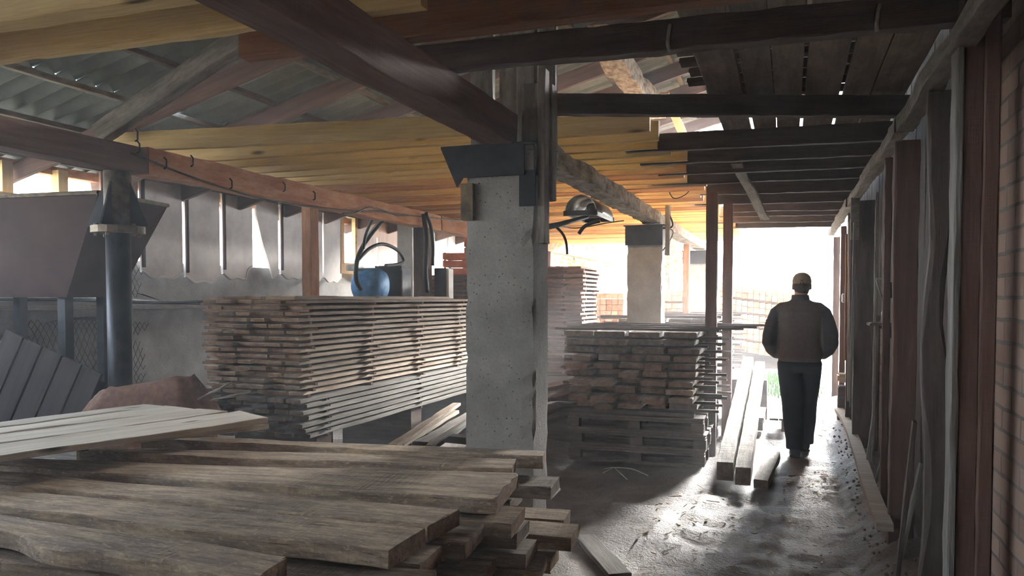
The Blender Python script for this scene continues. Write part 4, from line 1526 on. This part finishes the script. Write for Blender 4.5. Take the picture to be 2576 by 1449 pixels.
# ================================================================== REFLECTOR LAMP under the log girder
lp = empty('reflector_lamp', (-1.76, 6.9, 2.285))
tag(lp, 'long half-round metal reflector lamp hung under the log girder', 'lamp', kind='thing')
n = 18
r = 0.145
outer = [(r * math.cos(math.pi * k / n), r * 1.05 * math.sin(math.pi * k / n)) for k in range(n + 1)]
inner = [(0.95 * a, 0.95 * b) for a, b in outer]
prof = outer + inner[::-1]
MB().loft([[(x, y, z) for x, z in prof] for y in (0.0, 0.7)], cap=True).build('reflector', M['galv'], lp, True)
m = MB()
m.box((0, 0.0, -0.012), (2 * r + 0.02, 0.02, 0.045))
m.build('front_rim', M['steel'], lp)
m = MB()
m.box((0, 0.7, -0.012), (2 * r + 0.02, 0.02, 0.04))
m.build('back_rim', M['steel'], lp)
m = MB()
m.box((r - 0.005, 0.35, -0.015), (0.02, 0.7, 0.03))
m.box((-r + 0.005, 0.35, -0.015), (0.02, 0.7, 0.03))
m.build('side_rim', M['galv'], lp)
m = MB()
m.tube([(0, 0.72, 0.07), (0, 0.5, 0.07), (0, 0.42, 0.07), (0, 0.30, 0.07)], [0.045, 0.045, 0.055, 0.02], 14)
m.build('bulb', M['glass'], lp, True)
m = MB()
m.loft([[(x * 0.93, 0.60, z * 0.93) for x, z in outer], [(x * 0.93, 0.61, z * 0.93) for x, z in outer]])
m.build('end_plate', M['galv'], lp)
m = MB()
m.tube([(0.05, 0.2, r), (0.14, 0.2, 0.19)], 0.008, 6)
m.tube([(0.05, 0.55, r), (0.14, 0.55, 0.19)], 0.008, 6)
m.build('hanger', M['steel'], lp)

# ================================================================== CABLES AND PIPES
def cable(name, pts, rad, lab, mat=None, cat='cable', n=7):
    o = MB().tube(smooth_path(pts, 6), rad, n).build(name, mat or M['cable'], None, True)
    return tag(o, lab, cat, kind='thing')


def cx(pts, x):
    return [at_x(a, b, x) for a, b in pts]


cable('black_cable', [at_x(965, 549, -4.22)] + cx([(925, 600), (900, 650), (896, 700), (908, 728)], -4.75), 0.028, 'thick black cable arching down from the girder to the blue motor')
cable('black_cable', cx([(902, 652), (930, 625), (965, 614), (1000, 630), (1015, 655), (1000, 665), (970, 668)], -4.74), 0.022, 'black cable loop above the dark control cabinet')
cable('black_cable', [at_x(940, 543, -4.22)] + cx([(920, 590), (914, 625)], -4.6), 0.018, 'short black cable end hanging left of the cable loop')
cable('black_cable', cx([(1066, 538), (1072, 600), (1070, 680), (1075, 735)], -4.06), 0.03, 'thick black cable running down the dark wooden post')
cable('black_cable', cx([(1072, 536), (1084, 570), (1089, 620), (1088, 668)], -4.0), 0.022, 'black cable curving down from the girder to the switch box')
cable('wire', cx([(330, 385), (430, 425), (540, 465), (660, 500), (780, 520), (905, 532), (960, 533), (1060, 545), (1165, 556)], -4.085), 0.007, 'thin dark wire sagging along the face of the orange girder')
cable('wire', cx([(862, 537), (890, 537), (930, 522), (975, 533), (1000, 542), (1030, 542)], -4.08), 0.007, 'thin dark wire drooping in small loops at the far end of the orange girder')
for i, (px, ry_) in enumerate(((340, 340), (345, 370), (413, 410), (480, 405), (578, 462), (712, 470), (788, 492))):
    p = at_x(px, ry_, -4.09)
    o = MB().tube([p + Vector((0, 0, 0.04)), p + Vector((0.02, 0, 0.02)), p + Vector((0.02, 0, -0.03)), p + Vector((0.0, 0, -0.04))], 0.006, 6).build('wire_hook', M['steel'])
    tag(o, 'black bent hook on the orange girder, %s from the pipe post' % ORD[i], 'hook', 'hooks along the orange girder', 'thing')


def cy(pts, y):
    return [at_y(a, b, y) for a, b in pts]


o = MB().tube([at_y(1362, 574, 6.6), at_y(1405, 565, 6.75), at_y(1478, 545, 7.1)], [0.028, 0.024, 0.02], 10).build('iron_rod', M['steel'], None, True)
tag(o, 'dark iron rod slanting from the near pillar to below the lamp', 'rod', kind='thing')
cable('black_cable', cy([(1400, 572), (1415, 588), (1424, 610), (1427, 640)], 6.75), 0.012, 'short black cable hanging from the iron rod')
cable('black_cable', cy([(1456, 588), (1470, 570), (1492, 560), (1510, 556)], 7.0), 0.018, 'thick bent black cable end below the reflector lamp')
cable('wire', cy([(1406, 567)], 6.75) + cy([(1440, 574), (1480, 570), (1520, 562), (1570, 555)], 7.2), 0.005, 'thin wire strung below the reflector lamp')
cable('black_cable', cy([(1664, 468), (1680, 530), (1692, 560), (1688, 572), (1668, 574)], 9.06), 0.010, 'black cable looping at the second pillar head')
cable('wire', cy([(1668, 574), (1690, 578), (1692, 590), (1682, 610), (1666, 632)], 9.06), 0.006, 'thin wire end dangling right of the second pillar')
cable('wire', cy([(1672, 440), (1690, 495), (1720, 492), (1740, 470), (1745, 440)], 8.0), 0.005, 'thin wires tangled under the joists above the second pillar')
cable('strap', [at_y(1684, 128, 3.27), at_y(1680, 110, 3.245), at_y(1682, 85, 3.24), at_y(1686, 62, 3.25)], 0.008, 'thin pale strap looped round the dark joist, left of two', M['galv'], 'strap')
cable('strap', [at_y(2206, 78, 3.29), at_y(2205, 60, 3.275), at_y(2209, 30, 3.275), at_y(2213, 10, 3.28)], 0.008, 'thin pale strap looped round the dark joist, right of two', M['galv'], 'strap')

# ================================================================== THINGS ALONG THE BRICK WALL
def lean(name, pa, pb, xa, xb, w_, t_, mat, lab, cat='lath', live=0.0):
    A, B = at_x(pa[0], pa[1], xa), at_x(pb[0], pb[1], xb)
    o = beam(name, A, B, w_, t_, mat, up=(-1, 0, 0.2), rough=0.002, live=live, segs=10)
    return tag(o, lab, cat, 'laths and boards leaning on the brick wall', 'thing')


# curved slab lying against the wall foot
pts = [at_z(a, b, 0.22) - Vector((0.06, 0, 0)) for a, b in ((2124, 1030), (2150, 1070), (2178, 1135), (2205, 1210), (2232, 1275), (2256, 1330))]
pp_ = smooth_path(pts, 5)
rings = []
for i, p in enumerate(pp_):
    t_ = (pp_[min(i + 1, len(pp_) - 1)] - pp_[max(i - 1, 0)]).normalized()
    sd = t_.cross(Vector((0, 0, 1))).normalized()
    upv = sd.cross(t_)
    wv = 0.045 + 0.006 * noise.noise((i * 0.4, 0, 0))
    rings.append([p + sd * wv + upv * 0.02, p - sd * wv + upv * 0.02, p - sd * wv - upv * 0.02, p + sd * wv - upv * 0.02])
o = MB().loft(rings).build('curved_slab', M['pale'])
tag(o, 'pale curved slab of wood bowed along the foot of the brick wall', 'slab', kind='thing')
lean('leaning_lath', (2192, 1245), (2243, 1078), 0.60, 0.72, 0.045, 0.018, M['stackgrey'], 'pale thin lath leaning behind the curved slab')
lean('leaning_lath', (2256, 1449), (2318, 1165), 0.57, 0.70, 0.055, 0.02, M['stackgrey'], 'pale lath leaning in front of the wide bark-edged board')
lean('leaning_lath', (2258, 1446), (2300, 1060), 0.51, 0.555, 0.045, 0.02, M['dark'], 'dark lath leaning between the broad brown board and the bark-edged one')
lean('leaning_lath', (2182, 1158), (2198, 1040), 0.60, 0.64, 0.05, 0.02, M['stackgrey'], 'short pale offcut leaning at the foot of the thin upright')
lean('leaning_lath', (2212, 1230), (2246, 1150), 0.63, 0.70, 0.05, 0.018, M['stack'], 'short pale lath crossing behind the near end of the curved slab')
lean('leaning_lath', (2126, 905), (2130, 590), 0.52, 0.55, 0.03, 0.02, M['orange'], 'orange lath standing near the exit, left of three')
lean('leaning_lath', (2134, 1010), (2137, 560), 0.52, 0.55, 0.03, 0.02, M['stack'], 'pale lath standing near the exit, middle of three')
lean('leaning_lath', (2139, 1025), (2150, 560), 0.50, 0.53, 0.035, 0.02, M['stackgrey'], 'pale lath standing near the exit, right of three')
p = at_x(2124, 950, 0.62)
o = MB().box((0.60, p.y, p.z), (0.12, 0.25, 0.10), ch=0.02).build('chopped_block', M['pale'])
tag(o, 'whitish block of wood at the wall foot near the exit', 'block', kind='thing')
o = MB().box((0.60, p.y, p.z / 2 - 0.06), (0.10, 0.2, p.z - 0.12 + 0.05), ch=0.01).build('chopped_block', M['dark'])
tag(o, 'dark stump under the whitish block near the exit', 'block', kind='thing')
# little shelf with bits on it
ps = at_x(2212, 815, 0.66)
sh = empty('wall_shelf', (0.67, ps.y, ps.z))
tag(sh, 'small dusty wall shelf left of the broad brown board', 'shelf', kind='thing')
m = MB()
o = link('shelf_board', board_mesh(0.3, 0.2, 0.025, 0.004, live=0.02, segs=4), M['old'], sh)
o.rotation_euler = (0, 0, 1.57)
o.location = (0.01, 0, 0)
o = link('bracket', mesh_of('bracket', [(-0.02, -0.01, -0.012), (0.10, -0.01, -0.012), (0.10, -0.01, -0.14), (-0.02, 0.01, -0.012), (0.10, 0.01, -0.012), (0.10, 0.01, -0.14)], [(0, 1, 2), (3, 5, 4), (0, 3, 4, 1), (1, 4, 5, 2), (2, 5, 3, 0)]), M['dark'], sh)
o = MB().tube([(0.70, ps.y + 0.02, ps.z + 0.013), (0.70, ps.y + 0.02, ps.z + 0.09), (0.70, ps.y + 0.02, ps.z + 0.11), (0.70, ps.y + 0.02, ps.z + 0.15)], [0.025, 0.025, 0.012, 0.012], 12).build('bottle', M['glass'], None, True)
tag(o, 'small cloudy bottle standing on the wall shelf', 'bottle', kind='thing')
sk = empty('wall_fixture', (0.70, ps.y - 0.02, ps.z + 0.26))
tag(sk, 'pale bent bracket with a socket fixed above the wall shelf', 'fixture', kind='thing')
MB().box((0.035, 0, 0.0), (0.05, 0.09, 0.12), ch=0.006).build('socket', M['darkbox'], sk)
MB().tube(smooth_path([(0.03, 0.0, 0.07), (-0.06, 0.02, 0.09), (-0.05, 0.02, 0.02), (0.0, 0.03, -0.12), (0.01, 0.03, -0.24)], 4), 0.008, 6).build('bent_rod', M['galv'], sk)
o = MB().box((0.56, 7.95, 2.245), (0.07, 0.06, 0.38)).build('hanging_block', M['old'])
tag(o, 'short grey block hanging from the wall plate above the shelf', 'block', kind='thing')
bpd = at_x(2123, 750, 0.55)
o = MB().box((0.56, bpd.y, bpd.z), (0.06, 0.12, 0.10), ch=0.01).build('lamp_socket', M['white'])
tag(o, 'small white socket on the upright near the exit', 'socket', kind='thing')

# ================================================================== LITTER ON THE AISLE FLOOR
rnd = random.Random(5)
m = MB()
for i in range(900):
    y = 2.2 + 9.0 * rnd.random() ** 1.3
    x = rnd.uniform(-0.9, 0.42) if y < 6.5 else rnd.uniform(-0.05, 0.42)
    if abs(x - 0.1) < 0.3 and abs(y - 8.45) < 0.7:
        continue
    l_ = rnd.uniform(0.01, 0.045) * (2.2 if rnd.random() < 0.06 else 1)
    rot = Matrix.Rotation(rnd.uniform(0, 6.28), 3, 'Z') @ Matrix.Rotation(rnd.uniform(-.4, .4), 3, 'Y')
    z = 0.05 * noise.noise((x * 0.9, y * 0.7, 1.0)) + 0.04 * noise.noise((x * 3.1, y * 2.6, 5.0)) + 0.035 * noise.noise((x * 8, y * 7, 9.0)) + 0.17 * max(0.0, min(1.0, (x - 0.40) / 0.22)) + 0.05 * max(0.0, min(1.0, (-0.3 - x) / 0.3)) - 0.05
    m.box((x, y, z + 0.006), (l_, rnd.uniform(0.004, 0.014), rnd.uniform(0.002, 0.006)), rot)
o = m.build('wood_chips', M['chip'])
tag(o, 'scattered wood chips and splinters over the aisle floor', 'wood chips', kind='stuff')
# clods against the wall
m = MB()
for i in range(260):
    y = 3.2 + 6.5 * rnd.random()
    x = rnd.uniform(0.46, 0.68)
    s = rnd.uniform(0.008, 0.026)
    z = 0.17 * max(0.0, min(1.0, (x - 0.40) / 0.22)) - 0.04
    rot = Matrix.Rotation(rnd.uniform(0, 6.28), 3, 'Z') @ Matrix.Rotation(rnd.uniform(-1, 1), 3, 'X')
    m.box((x, y, z + s * 0.3), (s, s * rnd.uniform(.6, 1), s * 0.8), rot, ch=s * 0.25)
o = m.build('dirt_clods', M['dirt'])
tag(o, 'crumbly clods of sawdust and dirt banked along the brick wall', 'dirt', kind='stuff')
o = MB().tube(smooth_path([at_z(1520, 1180, 0.02), at_z(1545, 1176, 0.06), at_z(1590, 1180, 0.06), at_z(1630, 1196, 0.02)], 5), 0.005, 5).build('packing_strap', M['white'])
tag(o, 'thin pale packing strap curling on the floor before the pallets', 'strap', kind='thing')
o = MB().tube([at_z(1515, 1190, 0.02), at_z(1545, 1176, 0.055), at_z(1578, 1206, 0.015)], 0.005, 5).build('packing_strap', M['white'])
tag(o, 'short bent pale strap crossing the curled one before the pallets', 'strap', kind='thing')
o = beam('floor_slab', at_z(1470, 1350, 0.02), at_z(1560, 1449, 0.02), 0.13, 0.03, M['stackgrey'], segs=6)
tag(o, 'grey board lying on the floor at the foot of the near pile', 'board', kind='thing')


# ================================================================== THE YARD OUTSIDE
def yard_bundle(x0, y, z0, cols, rows_, s, L, where, mat, roll=0.0, gaps=()):
    mes = [board_mesh(L, s * 0.94, s * 0.94, 0.002, segs=2) for _ in range(3)]
    zz = z0
    for k in range(rows_):
        for c in range(cols):
            x = x0 + s * (c + 0.5)
            xr = x * 1.0
            z = zz + s / 2 + roll * (x - x0)
            dy = R_.uniform(-0.05, 0.05)
            o = place('squared_timber', R_.choice(mes), (xr, y + dy, z), (xr, y + dy + L, z), mat)
            tag(o, 'squared timber, %s from left, %s row up, %s' % (ORD[c], ORD[k], where), 'timber', 'timbers of the %s' % where, 'thing')
        zz += s
        if k in gaps:
            me_ = board_mesh(1.0, 0.08, 0.05, 0.001, segs=2)
            for j, yy in enumerate((y + 0.3, y + L - 0.3)):
                wdt = cols * s
                o = place('spacer_stick', me_, (x0, yy, zz + 0.025 + 0.0), (x0 + wdt, yy, zz + 0.025 + roll * wdt), mat)
                o.scale = (wdt, 1, 1)
                tag(o, 'spacer on %s row of the %s, %s' % (ORD[k], where, ('near', 'far')[j]), 'stick', 'spacers of the %s' % where, 'thing')
            zz += 0.05


yard_bundle(-4.05, 16.6, 0.02, 6, 12, 0.125, 3.0, 'orange bundle left of the second pillar', M['yard'], gaps=(3, 7))
yard_bundle(-3.25, 20.5, 0.02, 8, 11, 0.14, 3.0, 'orange bundle between the pillars', M['yard'], gaps=(2, 5, 8))
yard_bundle(-1.55, 19.0, 0.34, 13, 10, 0.13, 3.2, 'sloping bundle beside the walking man', M['yard'], roll=-0.13, gaps=(1, 3, 5, 7, 9))
o = MB().prism([(-1.6, 0, -0.12), (0.2, 0, -0.12), (0.2, 0, 0.325 - 0.13 * 1.75), (-1.6, 0, 0.335)], (0, 19.4, 0), (0, 2.4, 0)).build('bearer_wedge', M['dark'])
tag(o, 'dark bearer beneath the sloping yard bundle', 'block', kind='thing')
m = MB()
rnd = random.Random(3)
for i in range(1500):
    x, y = rnd.uniform(-0.75, 1.6), rnd.uniform(13.2, 16.5)
    h = rnd.uniform(0.05, 0.2)
    dx, dy = rnd.uniform(-.03, .03), rnd.uniform(-.03, .03)
    b = len(m.v)
    m.v += [Vector((x - 0.012, y, -0.12)), Vector((x + 0.012, y, -0.12)), Vector((x + dx, y + dy, h - 0.02))]
    m.f.append((b, b + 1, b + 2))
o = m.build('grass', M['green'])
tag(o, 'short green grass outside the bright exit', 'grass', kind='stuff')


def tree(x, y, h, r, lab, seed):
    root = empty('tree', (x, y, -0.1))
    tag(root, lab, 'tree', 'trees beyond the timber yard', 'thing')
    MB().tube([(0, 0, 0), (0.1, 0, h * 0.5), (0, 0.1, h * 0.9)], [0.16, 0.11, 0.04], 8).build('trunk', M['dark'], root)
    rd = random.Random(seed)
    m = MB()
    for i in range(900):
        a, e, q = rd.uniform(0, 6.28), rd.uniform(-1, 1), rd.random() ** 0.5
        ce = math.sqrt(1 - e * e)
        p = Vector((r * q * ce * math.cos(a), r * q * ce * math.sin(a), h * 0.68 + h * 0.34 * q * e))
        s = rd.uniform(0.04, 0.10)
        u = Vector((rd.uniform(-1, 1), rd.uniform(-1, 1), rd.uniform(-1, 1))).normalized() * s
        v = Vector((rd.uniform(-1, 1), rd.uniform(-1, 1), rd.uniform(-1, 1))).normalized() * s
        b = len(m.v)
        m.v += [p - u, p + v, p + u, p - v]
        m.f.append((b, b + 1, b + 2, b + 3))
    m.build('foliage', M['leaf'], root)


tree(-8.0, 30, 4.4, 1.6, 'bright hazy tree seen left of the second pillar', 1)
tree(-5.0, 34, 5.0, 1.5, 'bright hazy tree seen between the second and far pillars', 2)

# ================================================================== THE WALKING MAN (seen from behind)
def ring(c, rx, ry, ax=(1, 0, 0), ay=(0, 1, 0), n=20, sq=1.0):
    c, ax, ay = Vector(c), Vector(ax), Vector(ay)
    out = []
    for k in range(n):
        a = 2 * math.pi * k / n
        ca, sa = math.cos(a), math.sin(a)
        out.append(c + ax * (rx * math.copysign(abs(ca) ** sq, ca)) + ay * (ry * math.copysign(abs(sa) ** sq, sa)))
    return out


def limb(mb, pts, rad, n=16, flat=1.0):
    """tapered limb through joints"""
    pts = [Vector(p) for p in pts]
    rings_ = []
    prev = None
    for i, p in enumerate(pts):
        t = (pts[min(i + 1, len(pts) - 1)] - pts[max(i - 1, 0)]).normalized()
        ref = Vector((1, 0, 0)) if abs(t.x) < 0.8 else Vector((0, 1, 0))
        u = (ref - t * ref.dot(t)).normalized() if prev is None else (prev - t * prev.dot(t)).normalized()
        prev = u
        v_ = t.cross(u)
        rings_.append(ring(p, rad[i], rad[i] * flat, u, v_, n))
    mb.loft(rings_)


def remeshed(name, mb, voxel, mat, parent, it=4, fac=0.5):
    o = mb.build(name, mat, None)
    md = o.modifiers.new('remesh', 'REMESH')
    md.mode = 'VOXEL'
    md.voxel_size = voxel
    sm = o.modifiers.new('smooth', 'SMOOTH')
    sm.iterations = it
    sm.factor = fac
    dg = C.evaluated_depsgraph_get()
    me = bpy.data.meshes.new_from_object(o.evaluated_get(dg))
    o.modifiers.clear()
    old = o.data
    o.data = me
    bpy.data.meshes.remove(old)
    me.polygons.foreach_set('use_smooth', [True] * len(me.polygons))
    if not me.materials:
        me.materials.append(mat)
    if parent is not None:
        o.parent = parent
    return o


LF = Vector((-0.035, -0.10, 0))      # left (rear) foot
RF = Vector((0.062, 0.24, 0))        # right (front) foot
HIPL, HIPR = Vector((-0.088, 0.0, 0.90)), Vector((0.088, 0.02, 0.90))
KNL, KNR = Vector((-0.062, 0.03, 0.48)), Vector((0.072, 0.16, 0.49))
SHL, SHR = Vector((-0.192, 0.01, 1.405)), Vector((0.192, 0.01, 1.405))
ELL, ELR = Vector((-0.272, -0.05, 1.11)), Vector((0.272, -0.05, 1.11))
WRL, WRR = Vector((-0.215, 0.15, 0.97)), Vector((0.215, 0.15, 0.97))

mb = MB()
mb.loft([ring((0, 0.0, z), rx, ry) for z, rx, ry in ((0.84, 0.12, 0.10), (0.90, 0.165, 0.12), (1.0, 0.16, 0.11), (1.15, 0.155, 0.11), (1.3, 0.185, 0.12), (1.40, 0.19, 0.11), (1.46, 0.12, 0.085))])
for (h, kn, ft) in ((HIPL, KNL, LF), (HIPR, KNR, RF)):
    limb(mb, [h, h.lerp(kn, 0.5), kn, kn.lerp(ft + Vector((0, -0.02, 0.1)), 0.35), ft + Vector((0, -0.02, 0.10)), ft + Vector((0, -0.02, 0.03))], [0.095, 0.08, 0.06, 0.062, 0.042, 0.045])
    mb.loft([ring(ft + Vector((0, y, 0.045)), rx, rz, (1, 0, 0), (0, 0, 1)) for y, rx, rz in ((-0.07, 0.03, 0.03), (-0.02, 0.04, 0.042), (0.06, 0.045, 0.035), (0.14, 0.045, 0.022), (0.18, 0.03, 0.015))])
for (s, e, w_, sg) in ((SHL, ELL, WRL, -1), (SHR, ELR, WRR, 1)):
    limb(mb, [s, s.lerp(e, 0.5), e, e.lerp(w_, 0.4), w_], [0.062, 0.052, 0.042, 0.042, 0.030])
    # hand: palm, four curled fingers, thumb off the side of the palm
    din = Vector((-sg * 0.45, 0.75, -0.35)).normalized()
    side = Vector((0, 0.35, 0.9)).cross(din).normalized()
    upv = din.cross(side).normalized()
    limb(mb, [w_, w_ + din * 0.04, w_ + din * 0.09], [0.030, 0.040, 0.038], flat=0.55)
    for q, (ln, sp) in enumerate(((0.070, -0.030), (0.080, -0.010), (0.075, 0.010), (0.058, 0.028))):
        b0 = w_ + din * 0.085 + upv * sp
        cur = -side * sg
        limb(mb, [b0, b0 + din * ln * 0.5 + cur * 0.006, b0 + din * ln * 0.8 + cur * 0.022, b0 + din * ln * 0.9 + cur * 0.04], [0.0095, 0.009, 0.0085, 0.007], n=10)
    tb = w_ + din * 0.03 - upv * 0.036
    limb(mb, [tb, tb + din * 0.03 - upv * 0.018, tb + din * 0.058 - upv * 0.016], [0.012, 0.011, 0.009], n=10)
limb(mb, [(0, 0.0, 1.44), (0, 0.01, 1.50), (0, 0.025, 1.57)], [0.066, 0.058, 0.056])
HC = Vector((0.012, 0.045, 1.635))
hr = []
for (z, rx, ry, dy) in ((-0.105, 0.04, 0.05, 0.035), (-0.085, 0.058, 0.075, 0.02), (-0.04, 0.070, 0.092, 0.005), (0.0, 0.077, 0.098, 0), (0.05, 0.076, 0.097, -0.003), (0.085, 0.062, 0.082, -0.004), (0.11, 0.032, 0.045, -0.004)):
    hr.append(ring(HC + Vector((0, dy, z)), rx, ry))
mb.loft(hr)
for sg in (-1, 1):     # ears
    mb.loft([ring(HC + Vector((sg * (0.074 + 0.008 * i), -0.005 - 0.006 * i, -0.012)), 0.017, 0.031, (0, 1, 0), (0, 0, 1), 12) for i in range(3)])
    mb.box(HC + Vector((sg * 0.03, 0.088, 0.0)), (0.018, 0.01, 0.008))      # eyes
limb(mb, [HC + Vector((0, 0.094, 0.0)), HC + Vector((0, 0.118, -0.035)), HC + Vector((0, 0.098, -0.042))], [0.009, 0.014, 0.010], n=10)
mb.box(HC + Vector((0, 0.094, -0.065)), (0.045, 0.014, 0.010))
man = remeshed('person', mb, 0.0065, M['skin'], None, 2, 0.4)
man.location = (0.105, 8.40, -0.035)
man.scale = (1.02, 1.02, 1.025)
tag(man, 'person seen from behind in taupe jacket, dark trousers and beige cap walking to the exit', 'person', kind='thing')

# jacket: one body with dark sleeves
mb = MB()
mb.loft([ring((0, y, z), rx, ry, n=28, sq=0.85) for z, rx, ry, y in ((0.90, 0.192, 0.150, 0.0), (0.94, 0.203, 0.160, 0.0), (1.02, 0.205, 0.158, 0.0), (1.15, 0.203, 0.155, 0.0), (1.28, 0.212, 0.152, -0.005), (1.38, 0.212, 0.140, -0.005), (1.435, 0.19, 0.12, 0.0), (1.475, 0.125, 0.10, 0.005), (1.50, 0.085, 0.085, 0.01))])
for (s, e, w_, sg) in ((SHL, ELL, WRL, -1), (SHR, ELR, WRR, 1)):
    limb(mb, [s + Vector((-sg * 0.10, 0, 0.012)), s + Vector((-sg * 0.03, 0, -0.002)), s + Vector((sg * 0.018, 0, -0.04)), s.lerp(e, 0.5) + Vector((sg * 0.014, 0, 0)), e.lerp(s, .15) + Vector((sg * 0.008, 0, 0)), e + Vector((0, 0, -0.02)), e.lerp(w_, 0.45) + Vector((0, -0.01, -0.025)), w_ + Vector((0, 0, -0.005)), w_ + Vector((-sg * 0.01, 0.03, -0.008))], [0.068, 0.074, 0.076, 0.079, 0.081, 0.082, 0.076, 0.058, 0.044], n=20)
jk = remeshed('jacket', mb, 0.0085, M['jacket'], man, 12, 0.5)
jk.data.materials.append(M['sleeve'])
for pg in jk.data.polygons:
    c = pg.center
    lim = 0.195 + 0.13 * max(0.0, (1.36 - c.z)) * 0.5
    if abs(c.x) > lim and (c.z < 1.40 or abs(c.x) > 0.222):
        pg.material_index = 1
mb = MB()
mb.loft([ring((0, 0.012, 1.47), 0.090, 0.092), ring((0, 0.014, 1.50), 0.086, 0.088), ring((0, 0.018, 1.545), 0.078, 0.080), ring((0, 0.018, 1.546), 0.070, 0.072), ring((0, 0.014, 1.49), 0.072, 0.074)])
mb.build('collar', M['sleeve'], jk, True)
m2 = MB()
for q in range(3):
    c = SHL.lerp(ELL, 0.42 + 0.09 * q) + Vector((-0.014, 0, 0))
    t = (ELL - SHL).normalized()
    u = Vector((0, 1, 0))
    u = (u - t * u.dot(t)).normalized()
    m2.loft([ring(c, 0.080, 0.080, u, t.cross(u), 24), ring(c + t * 0.014, 0.080, 0.080, u, t.cross(u), 24)], cap=False)
m2.build('stripe', M['hopper'], jk, True)
# trousers
mb = MB()
mb.loft([ring((0, 0.0, z), rx, ry, n=24) for z, rx, ry in ((0.80, 0.16, 0.12), (0.86, 0.198, 0.142), (0.95, 0.195, 0.138))])
for (h, kn, ft, hem) in ((HIPL, KNL, LF, 0.10), (HIPR, KNR, RF, 0.10)):
    limb(mb, [h, h.lerp(kn, 0.3), h.lerp(kn, 0.65), kn, kn.lerp(ft, 0.4) + Vector((0, -0.02, 0)), ft + Vector((0, -0.03, 0.16)), ft + Vector((0, -0.03, 0.065))], [0.122, 0.120, 0.110, 0.100, 0.094, 0.086, 0.083], n=20)
remeshed('trousers', mb, 0.010, M['trouser'], man, 5, 0.5)
for nm, ft in (('shoe', LF), ('shoe', RF)):
    mb = MB()
    mb.loft([ring(ft + Vector((0, y, zc)), rx, rz, (1, 0, 0), (0, 0, 1), 18, 0.8) for y, zc, rx, rz in ((-0.105, 0.055, 0.030, 0.04), (-0.09, 0.055, 0.045, 0.055), (-0.03, 0.062, 0.05, 0.062), (0.05, 0.055, 0.052, 0.052), (0.13, 0.042, 0.055, 0.038), (0.19, 0.036, 0.045, 0.030), (0.215, 0.032, 0.02, 0.02))])
    sh_ = remeshed(nm, mb, 0.008, M['shoe'], man, 3, 0.5)
    MB().prism([ft + Vector((0.045, -0.10, 0.0)), ft + Vector((0.055, 0.10, 0.0)), ft + Vector((0.03, 0.21, 0.0)), ft + Vector((-0.03, 0.21, 0.0)), ft + Vector((-0.055, 0.10, 0.0)), ft + Vector((-0.045, -0.10, 0.0))], (0, 0, 0.0), (0, 0, 0.02)).build('sole', M['cable'], sh_)
# hair under the cap, cap with visor pointing away
mb = MB()
mb.loft([ring(HC + Vector((0, -0.012 + dy, z)), rx, ry) for z, rx, ry, dy in ((-0.075, 0.060, 0.070, 0), (-0.04, 0.073, 0.088, 0), (0.0, 0.081, 0.097, 0), (0.06, 0.081, 0.095, 0), (0.10, 0.05, 0.06, 0))])
remeshed('hair', mb, 0.008, M['hair'], man, 2, 0.5)
mb = MB()
mb.loft([ring(HC + Vector((0, dy, z)), rx, ry) for z, rx, ry, dy in ((0.018, 0.088, 0.108, 0.0), (0.05, 0.089, 0.108, 0.0), (0.085, 0.080, 0.097, -0.002), (0.112, 0.058, 0.072, -0.004), (0.126, 0.028, 0.035, -0.004))])
cp_ = mb.build('cap', M['cap'], man, True)
MB().prism([HC + Vector((0.07 * math.cos(a), 0.075 + 0.10 * math.sin(a), 0.022 - 0.012 * math.sin(a))) for a in [math.pi * k / 10 for k in range(11)]], (0, 0, 0), (0, 0, 0.006)).build('visor', M['cap'], cp_)
MB().tube([HC + Vector((0.03 * math.cos(a), -0.106 + 0.012 * abs(math.cos(a)), 0.02 + 0.028 * math.sin(a))) for a in [math.pi * k / 8 for k in range(9)]], 0.005, 6).build('strap_opening', M['hair'], cp_)


# ================================================================== HAZE added inside the shed to lift the dark tones
hz = MB()
hz.box((-4.0, 17.0, 3.8), (24.0, 40.0, 8.4))
t = bpy.data.materials.new('haze_veil')
t.use_nodes = True
t.node_tree.nodes.clear()
ho = t.node_tree.nodes.new('ShaderNodeOutputMaterial')
hv = t.node_tree.nodes.new('ShaderNodeVolumeScatter')
hg = t.node_tree.nodes.new('ShaderNodeNewGeometry')
hs = t.node_tree.nodes.new('ShaderNodeSeparateXYZ')
hm = t.node_tree.nodes.new('ShaderNodeMapRange')
hm.inputs[1].default_value = 9.0
hm.inputs[2].default_value = 13.0
hm.inputs[3].default_value = 0.0115
hm.inputs[4].default_value = 0.0
t.node_tree.links.new(hg.outputs['Position'], hs.inputs[0])
t.node_tree.links.new(hs.outputs['Y'], hm.inputs[0])
t.node_tree.links.new(hm.outputs[0], hv.inputs['Density'])
hv.inputs['Anisotropy'].default_value = 0.35
hv.inputs['Color'].default_value = (0.95, 0.96, 0.98, 1)
t.node_tree.links.new(hv.outputs[0], ho.inputs['Volume'])
o = hz.build('added_haze', t)
tag(o, 'thin haze added in the air of the shed to lift dark tones', 'haze', kind='stuff')
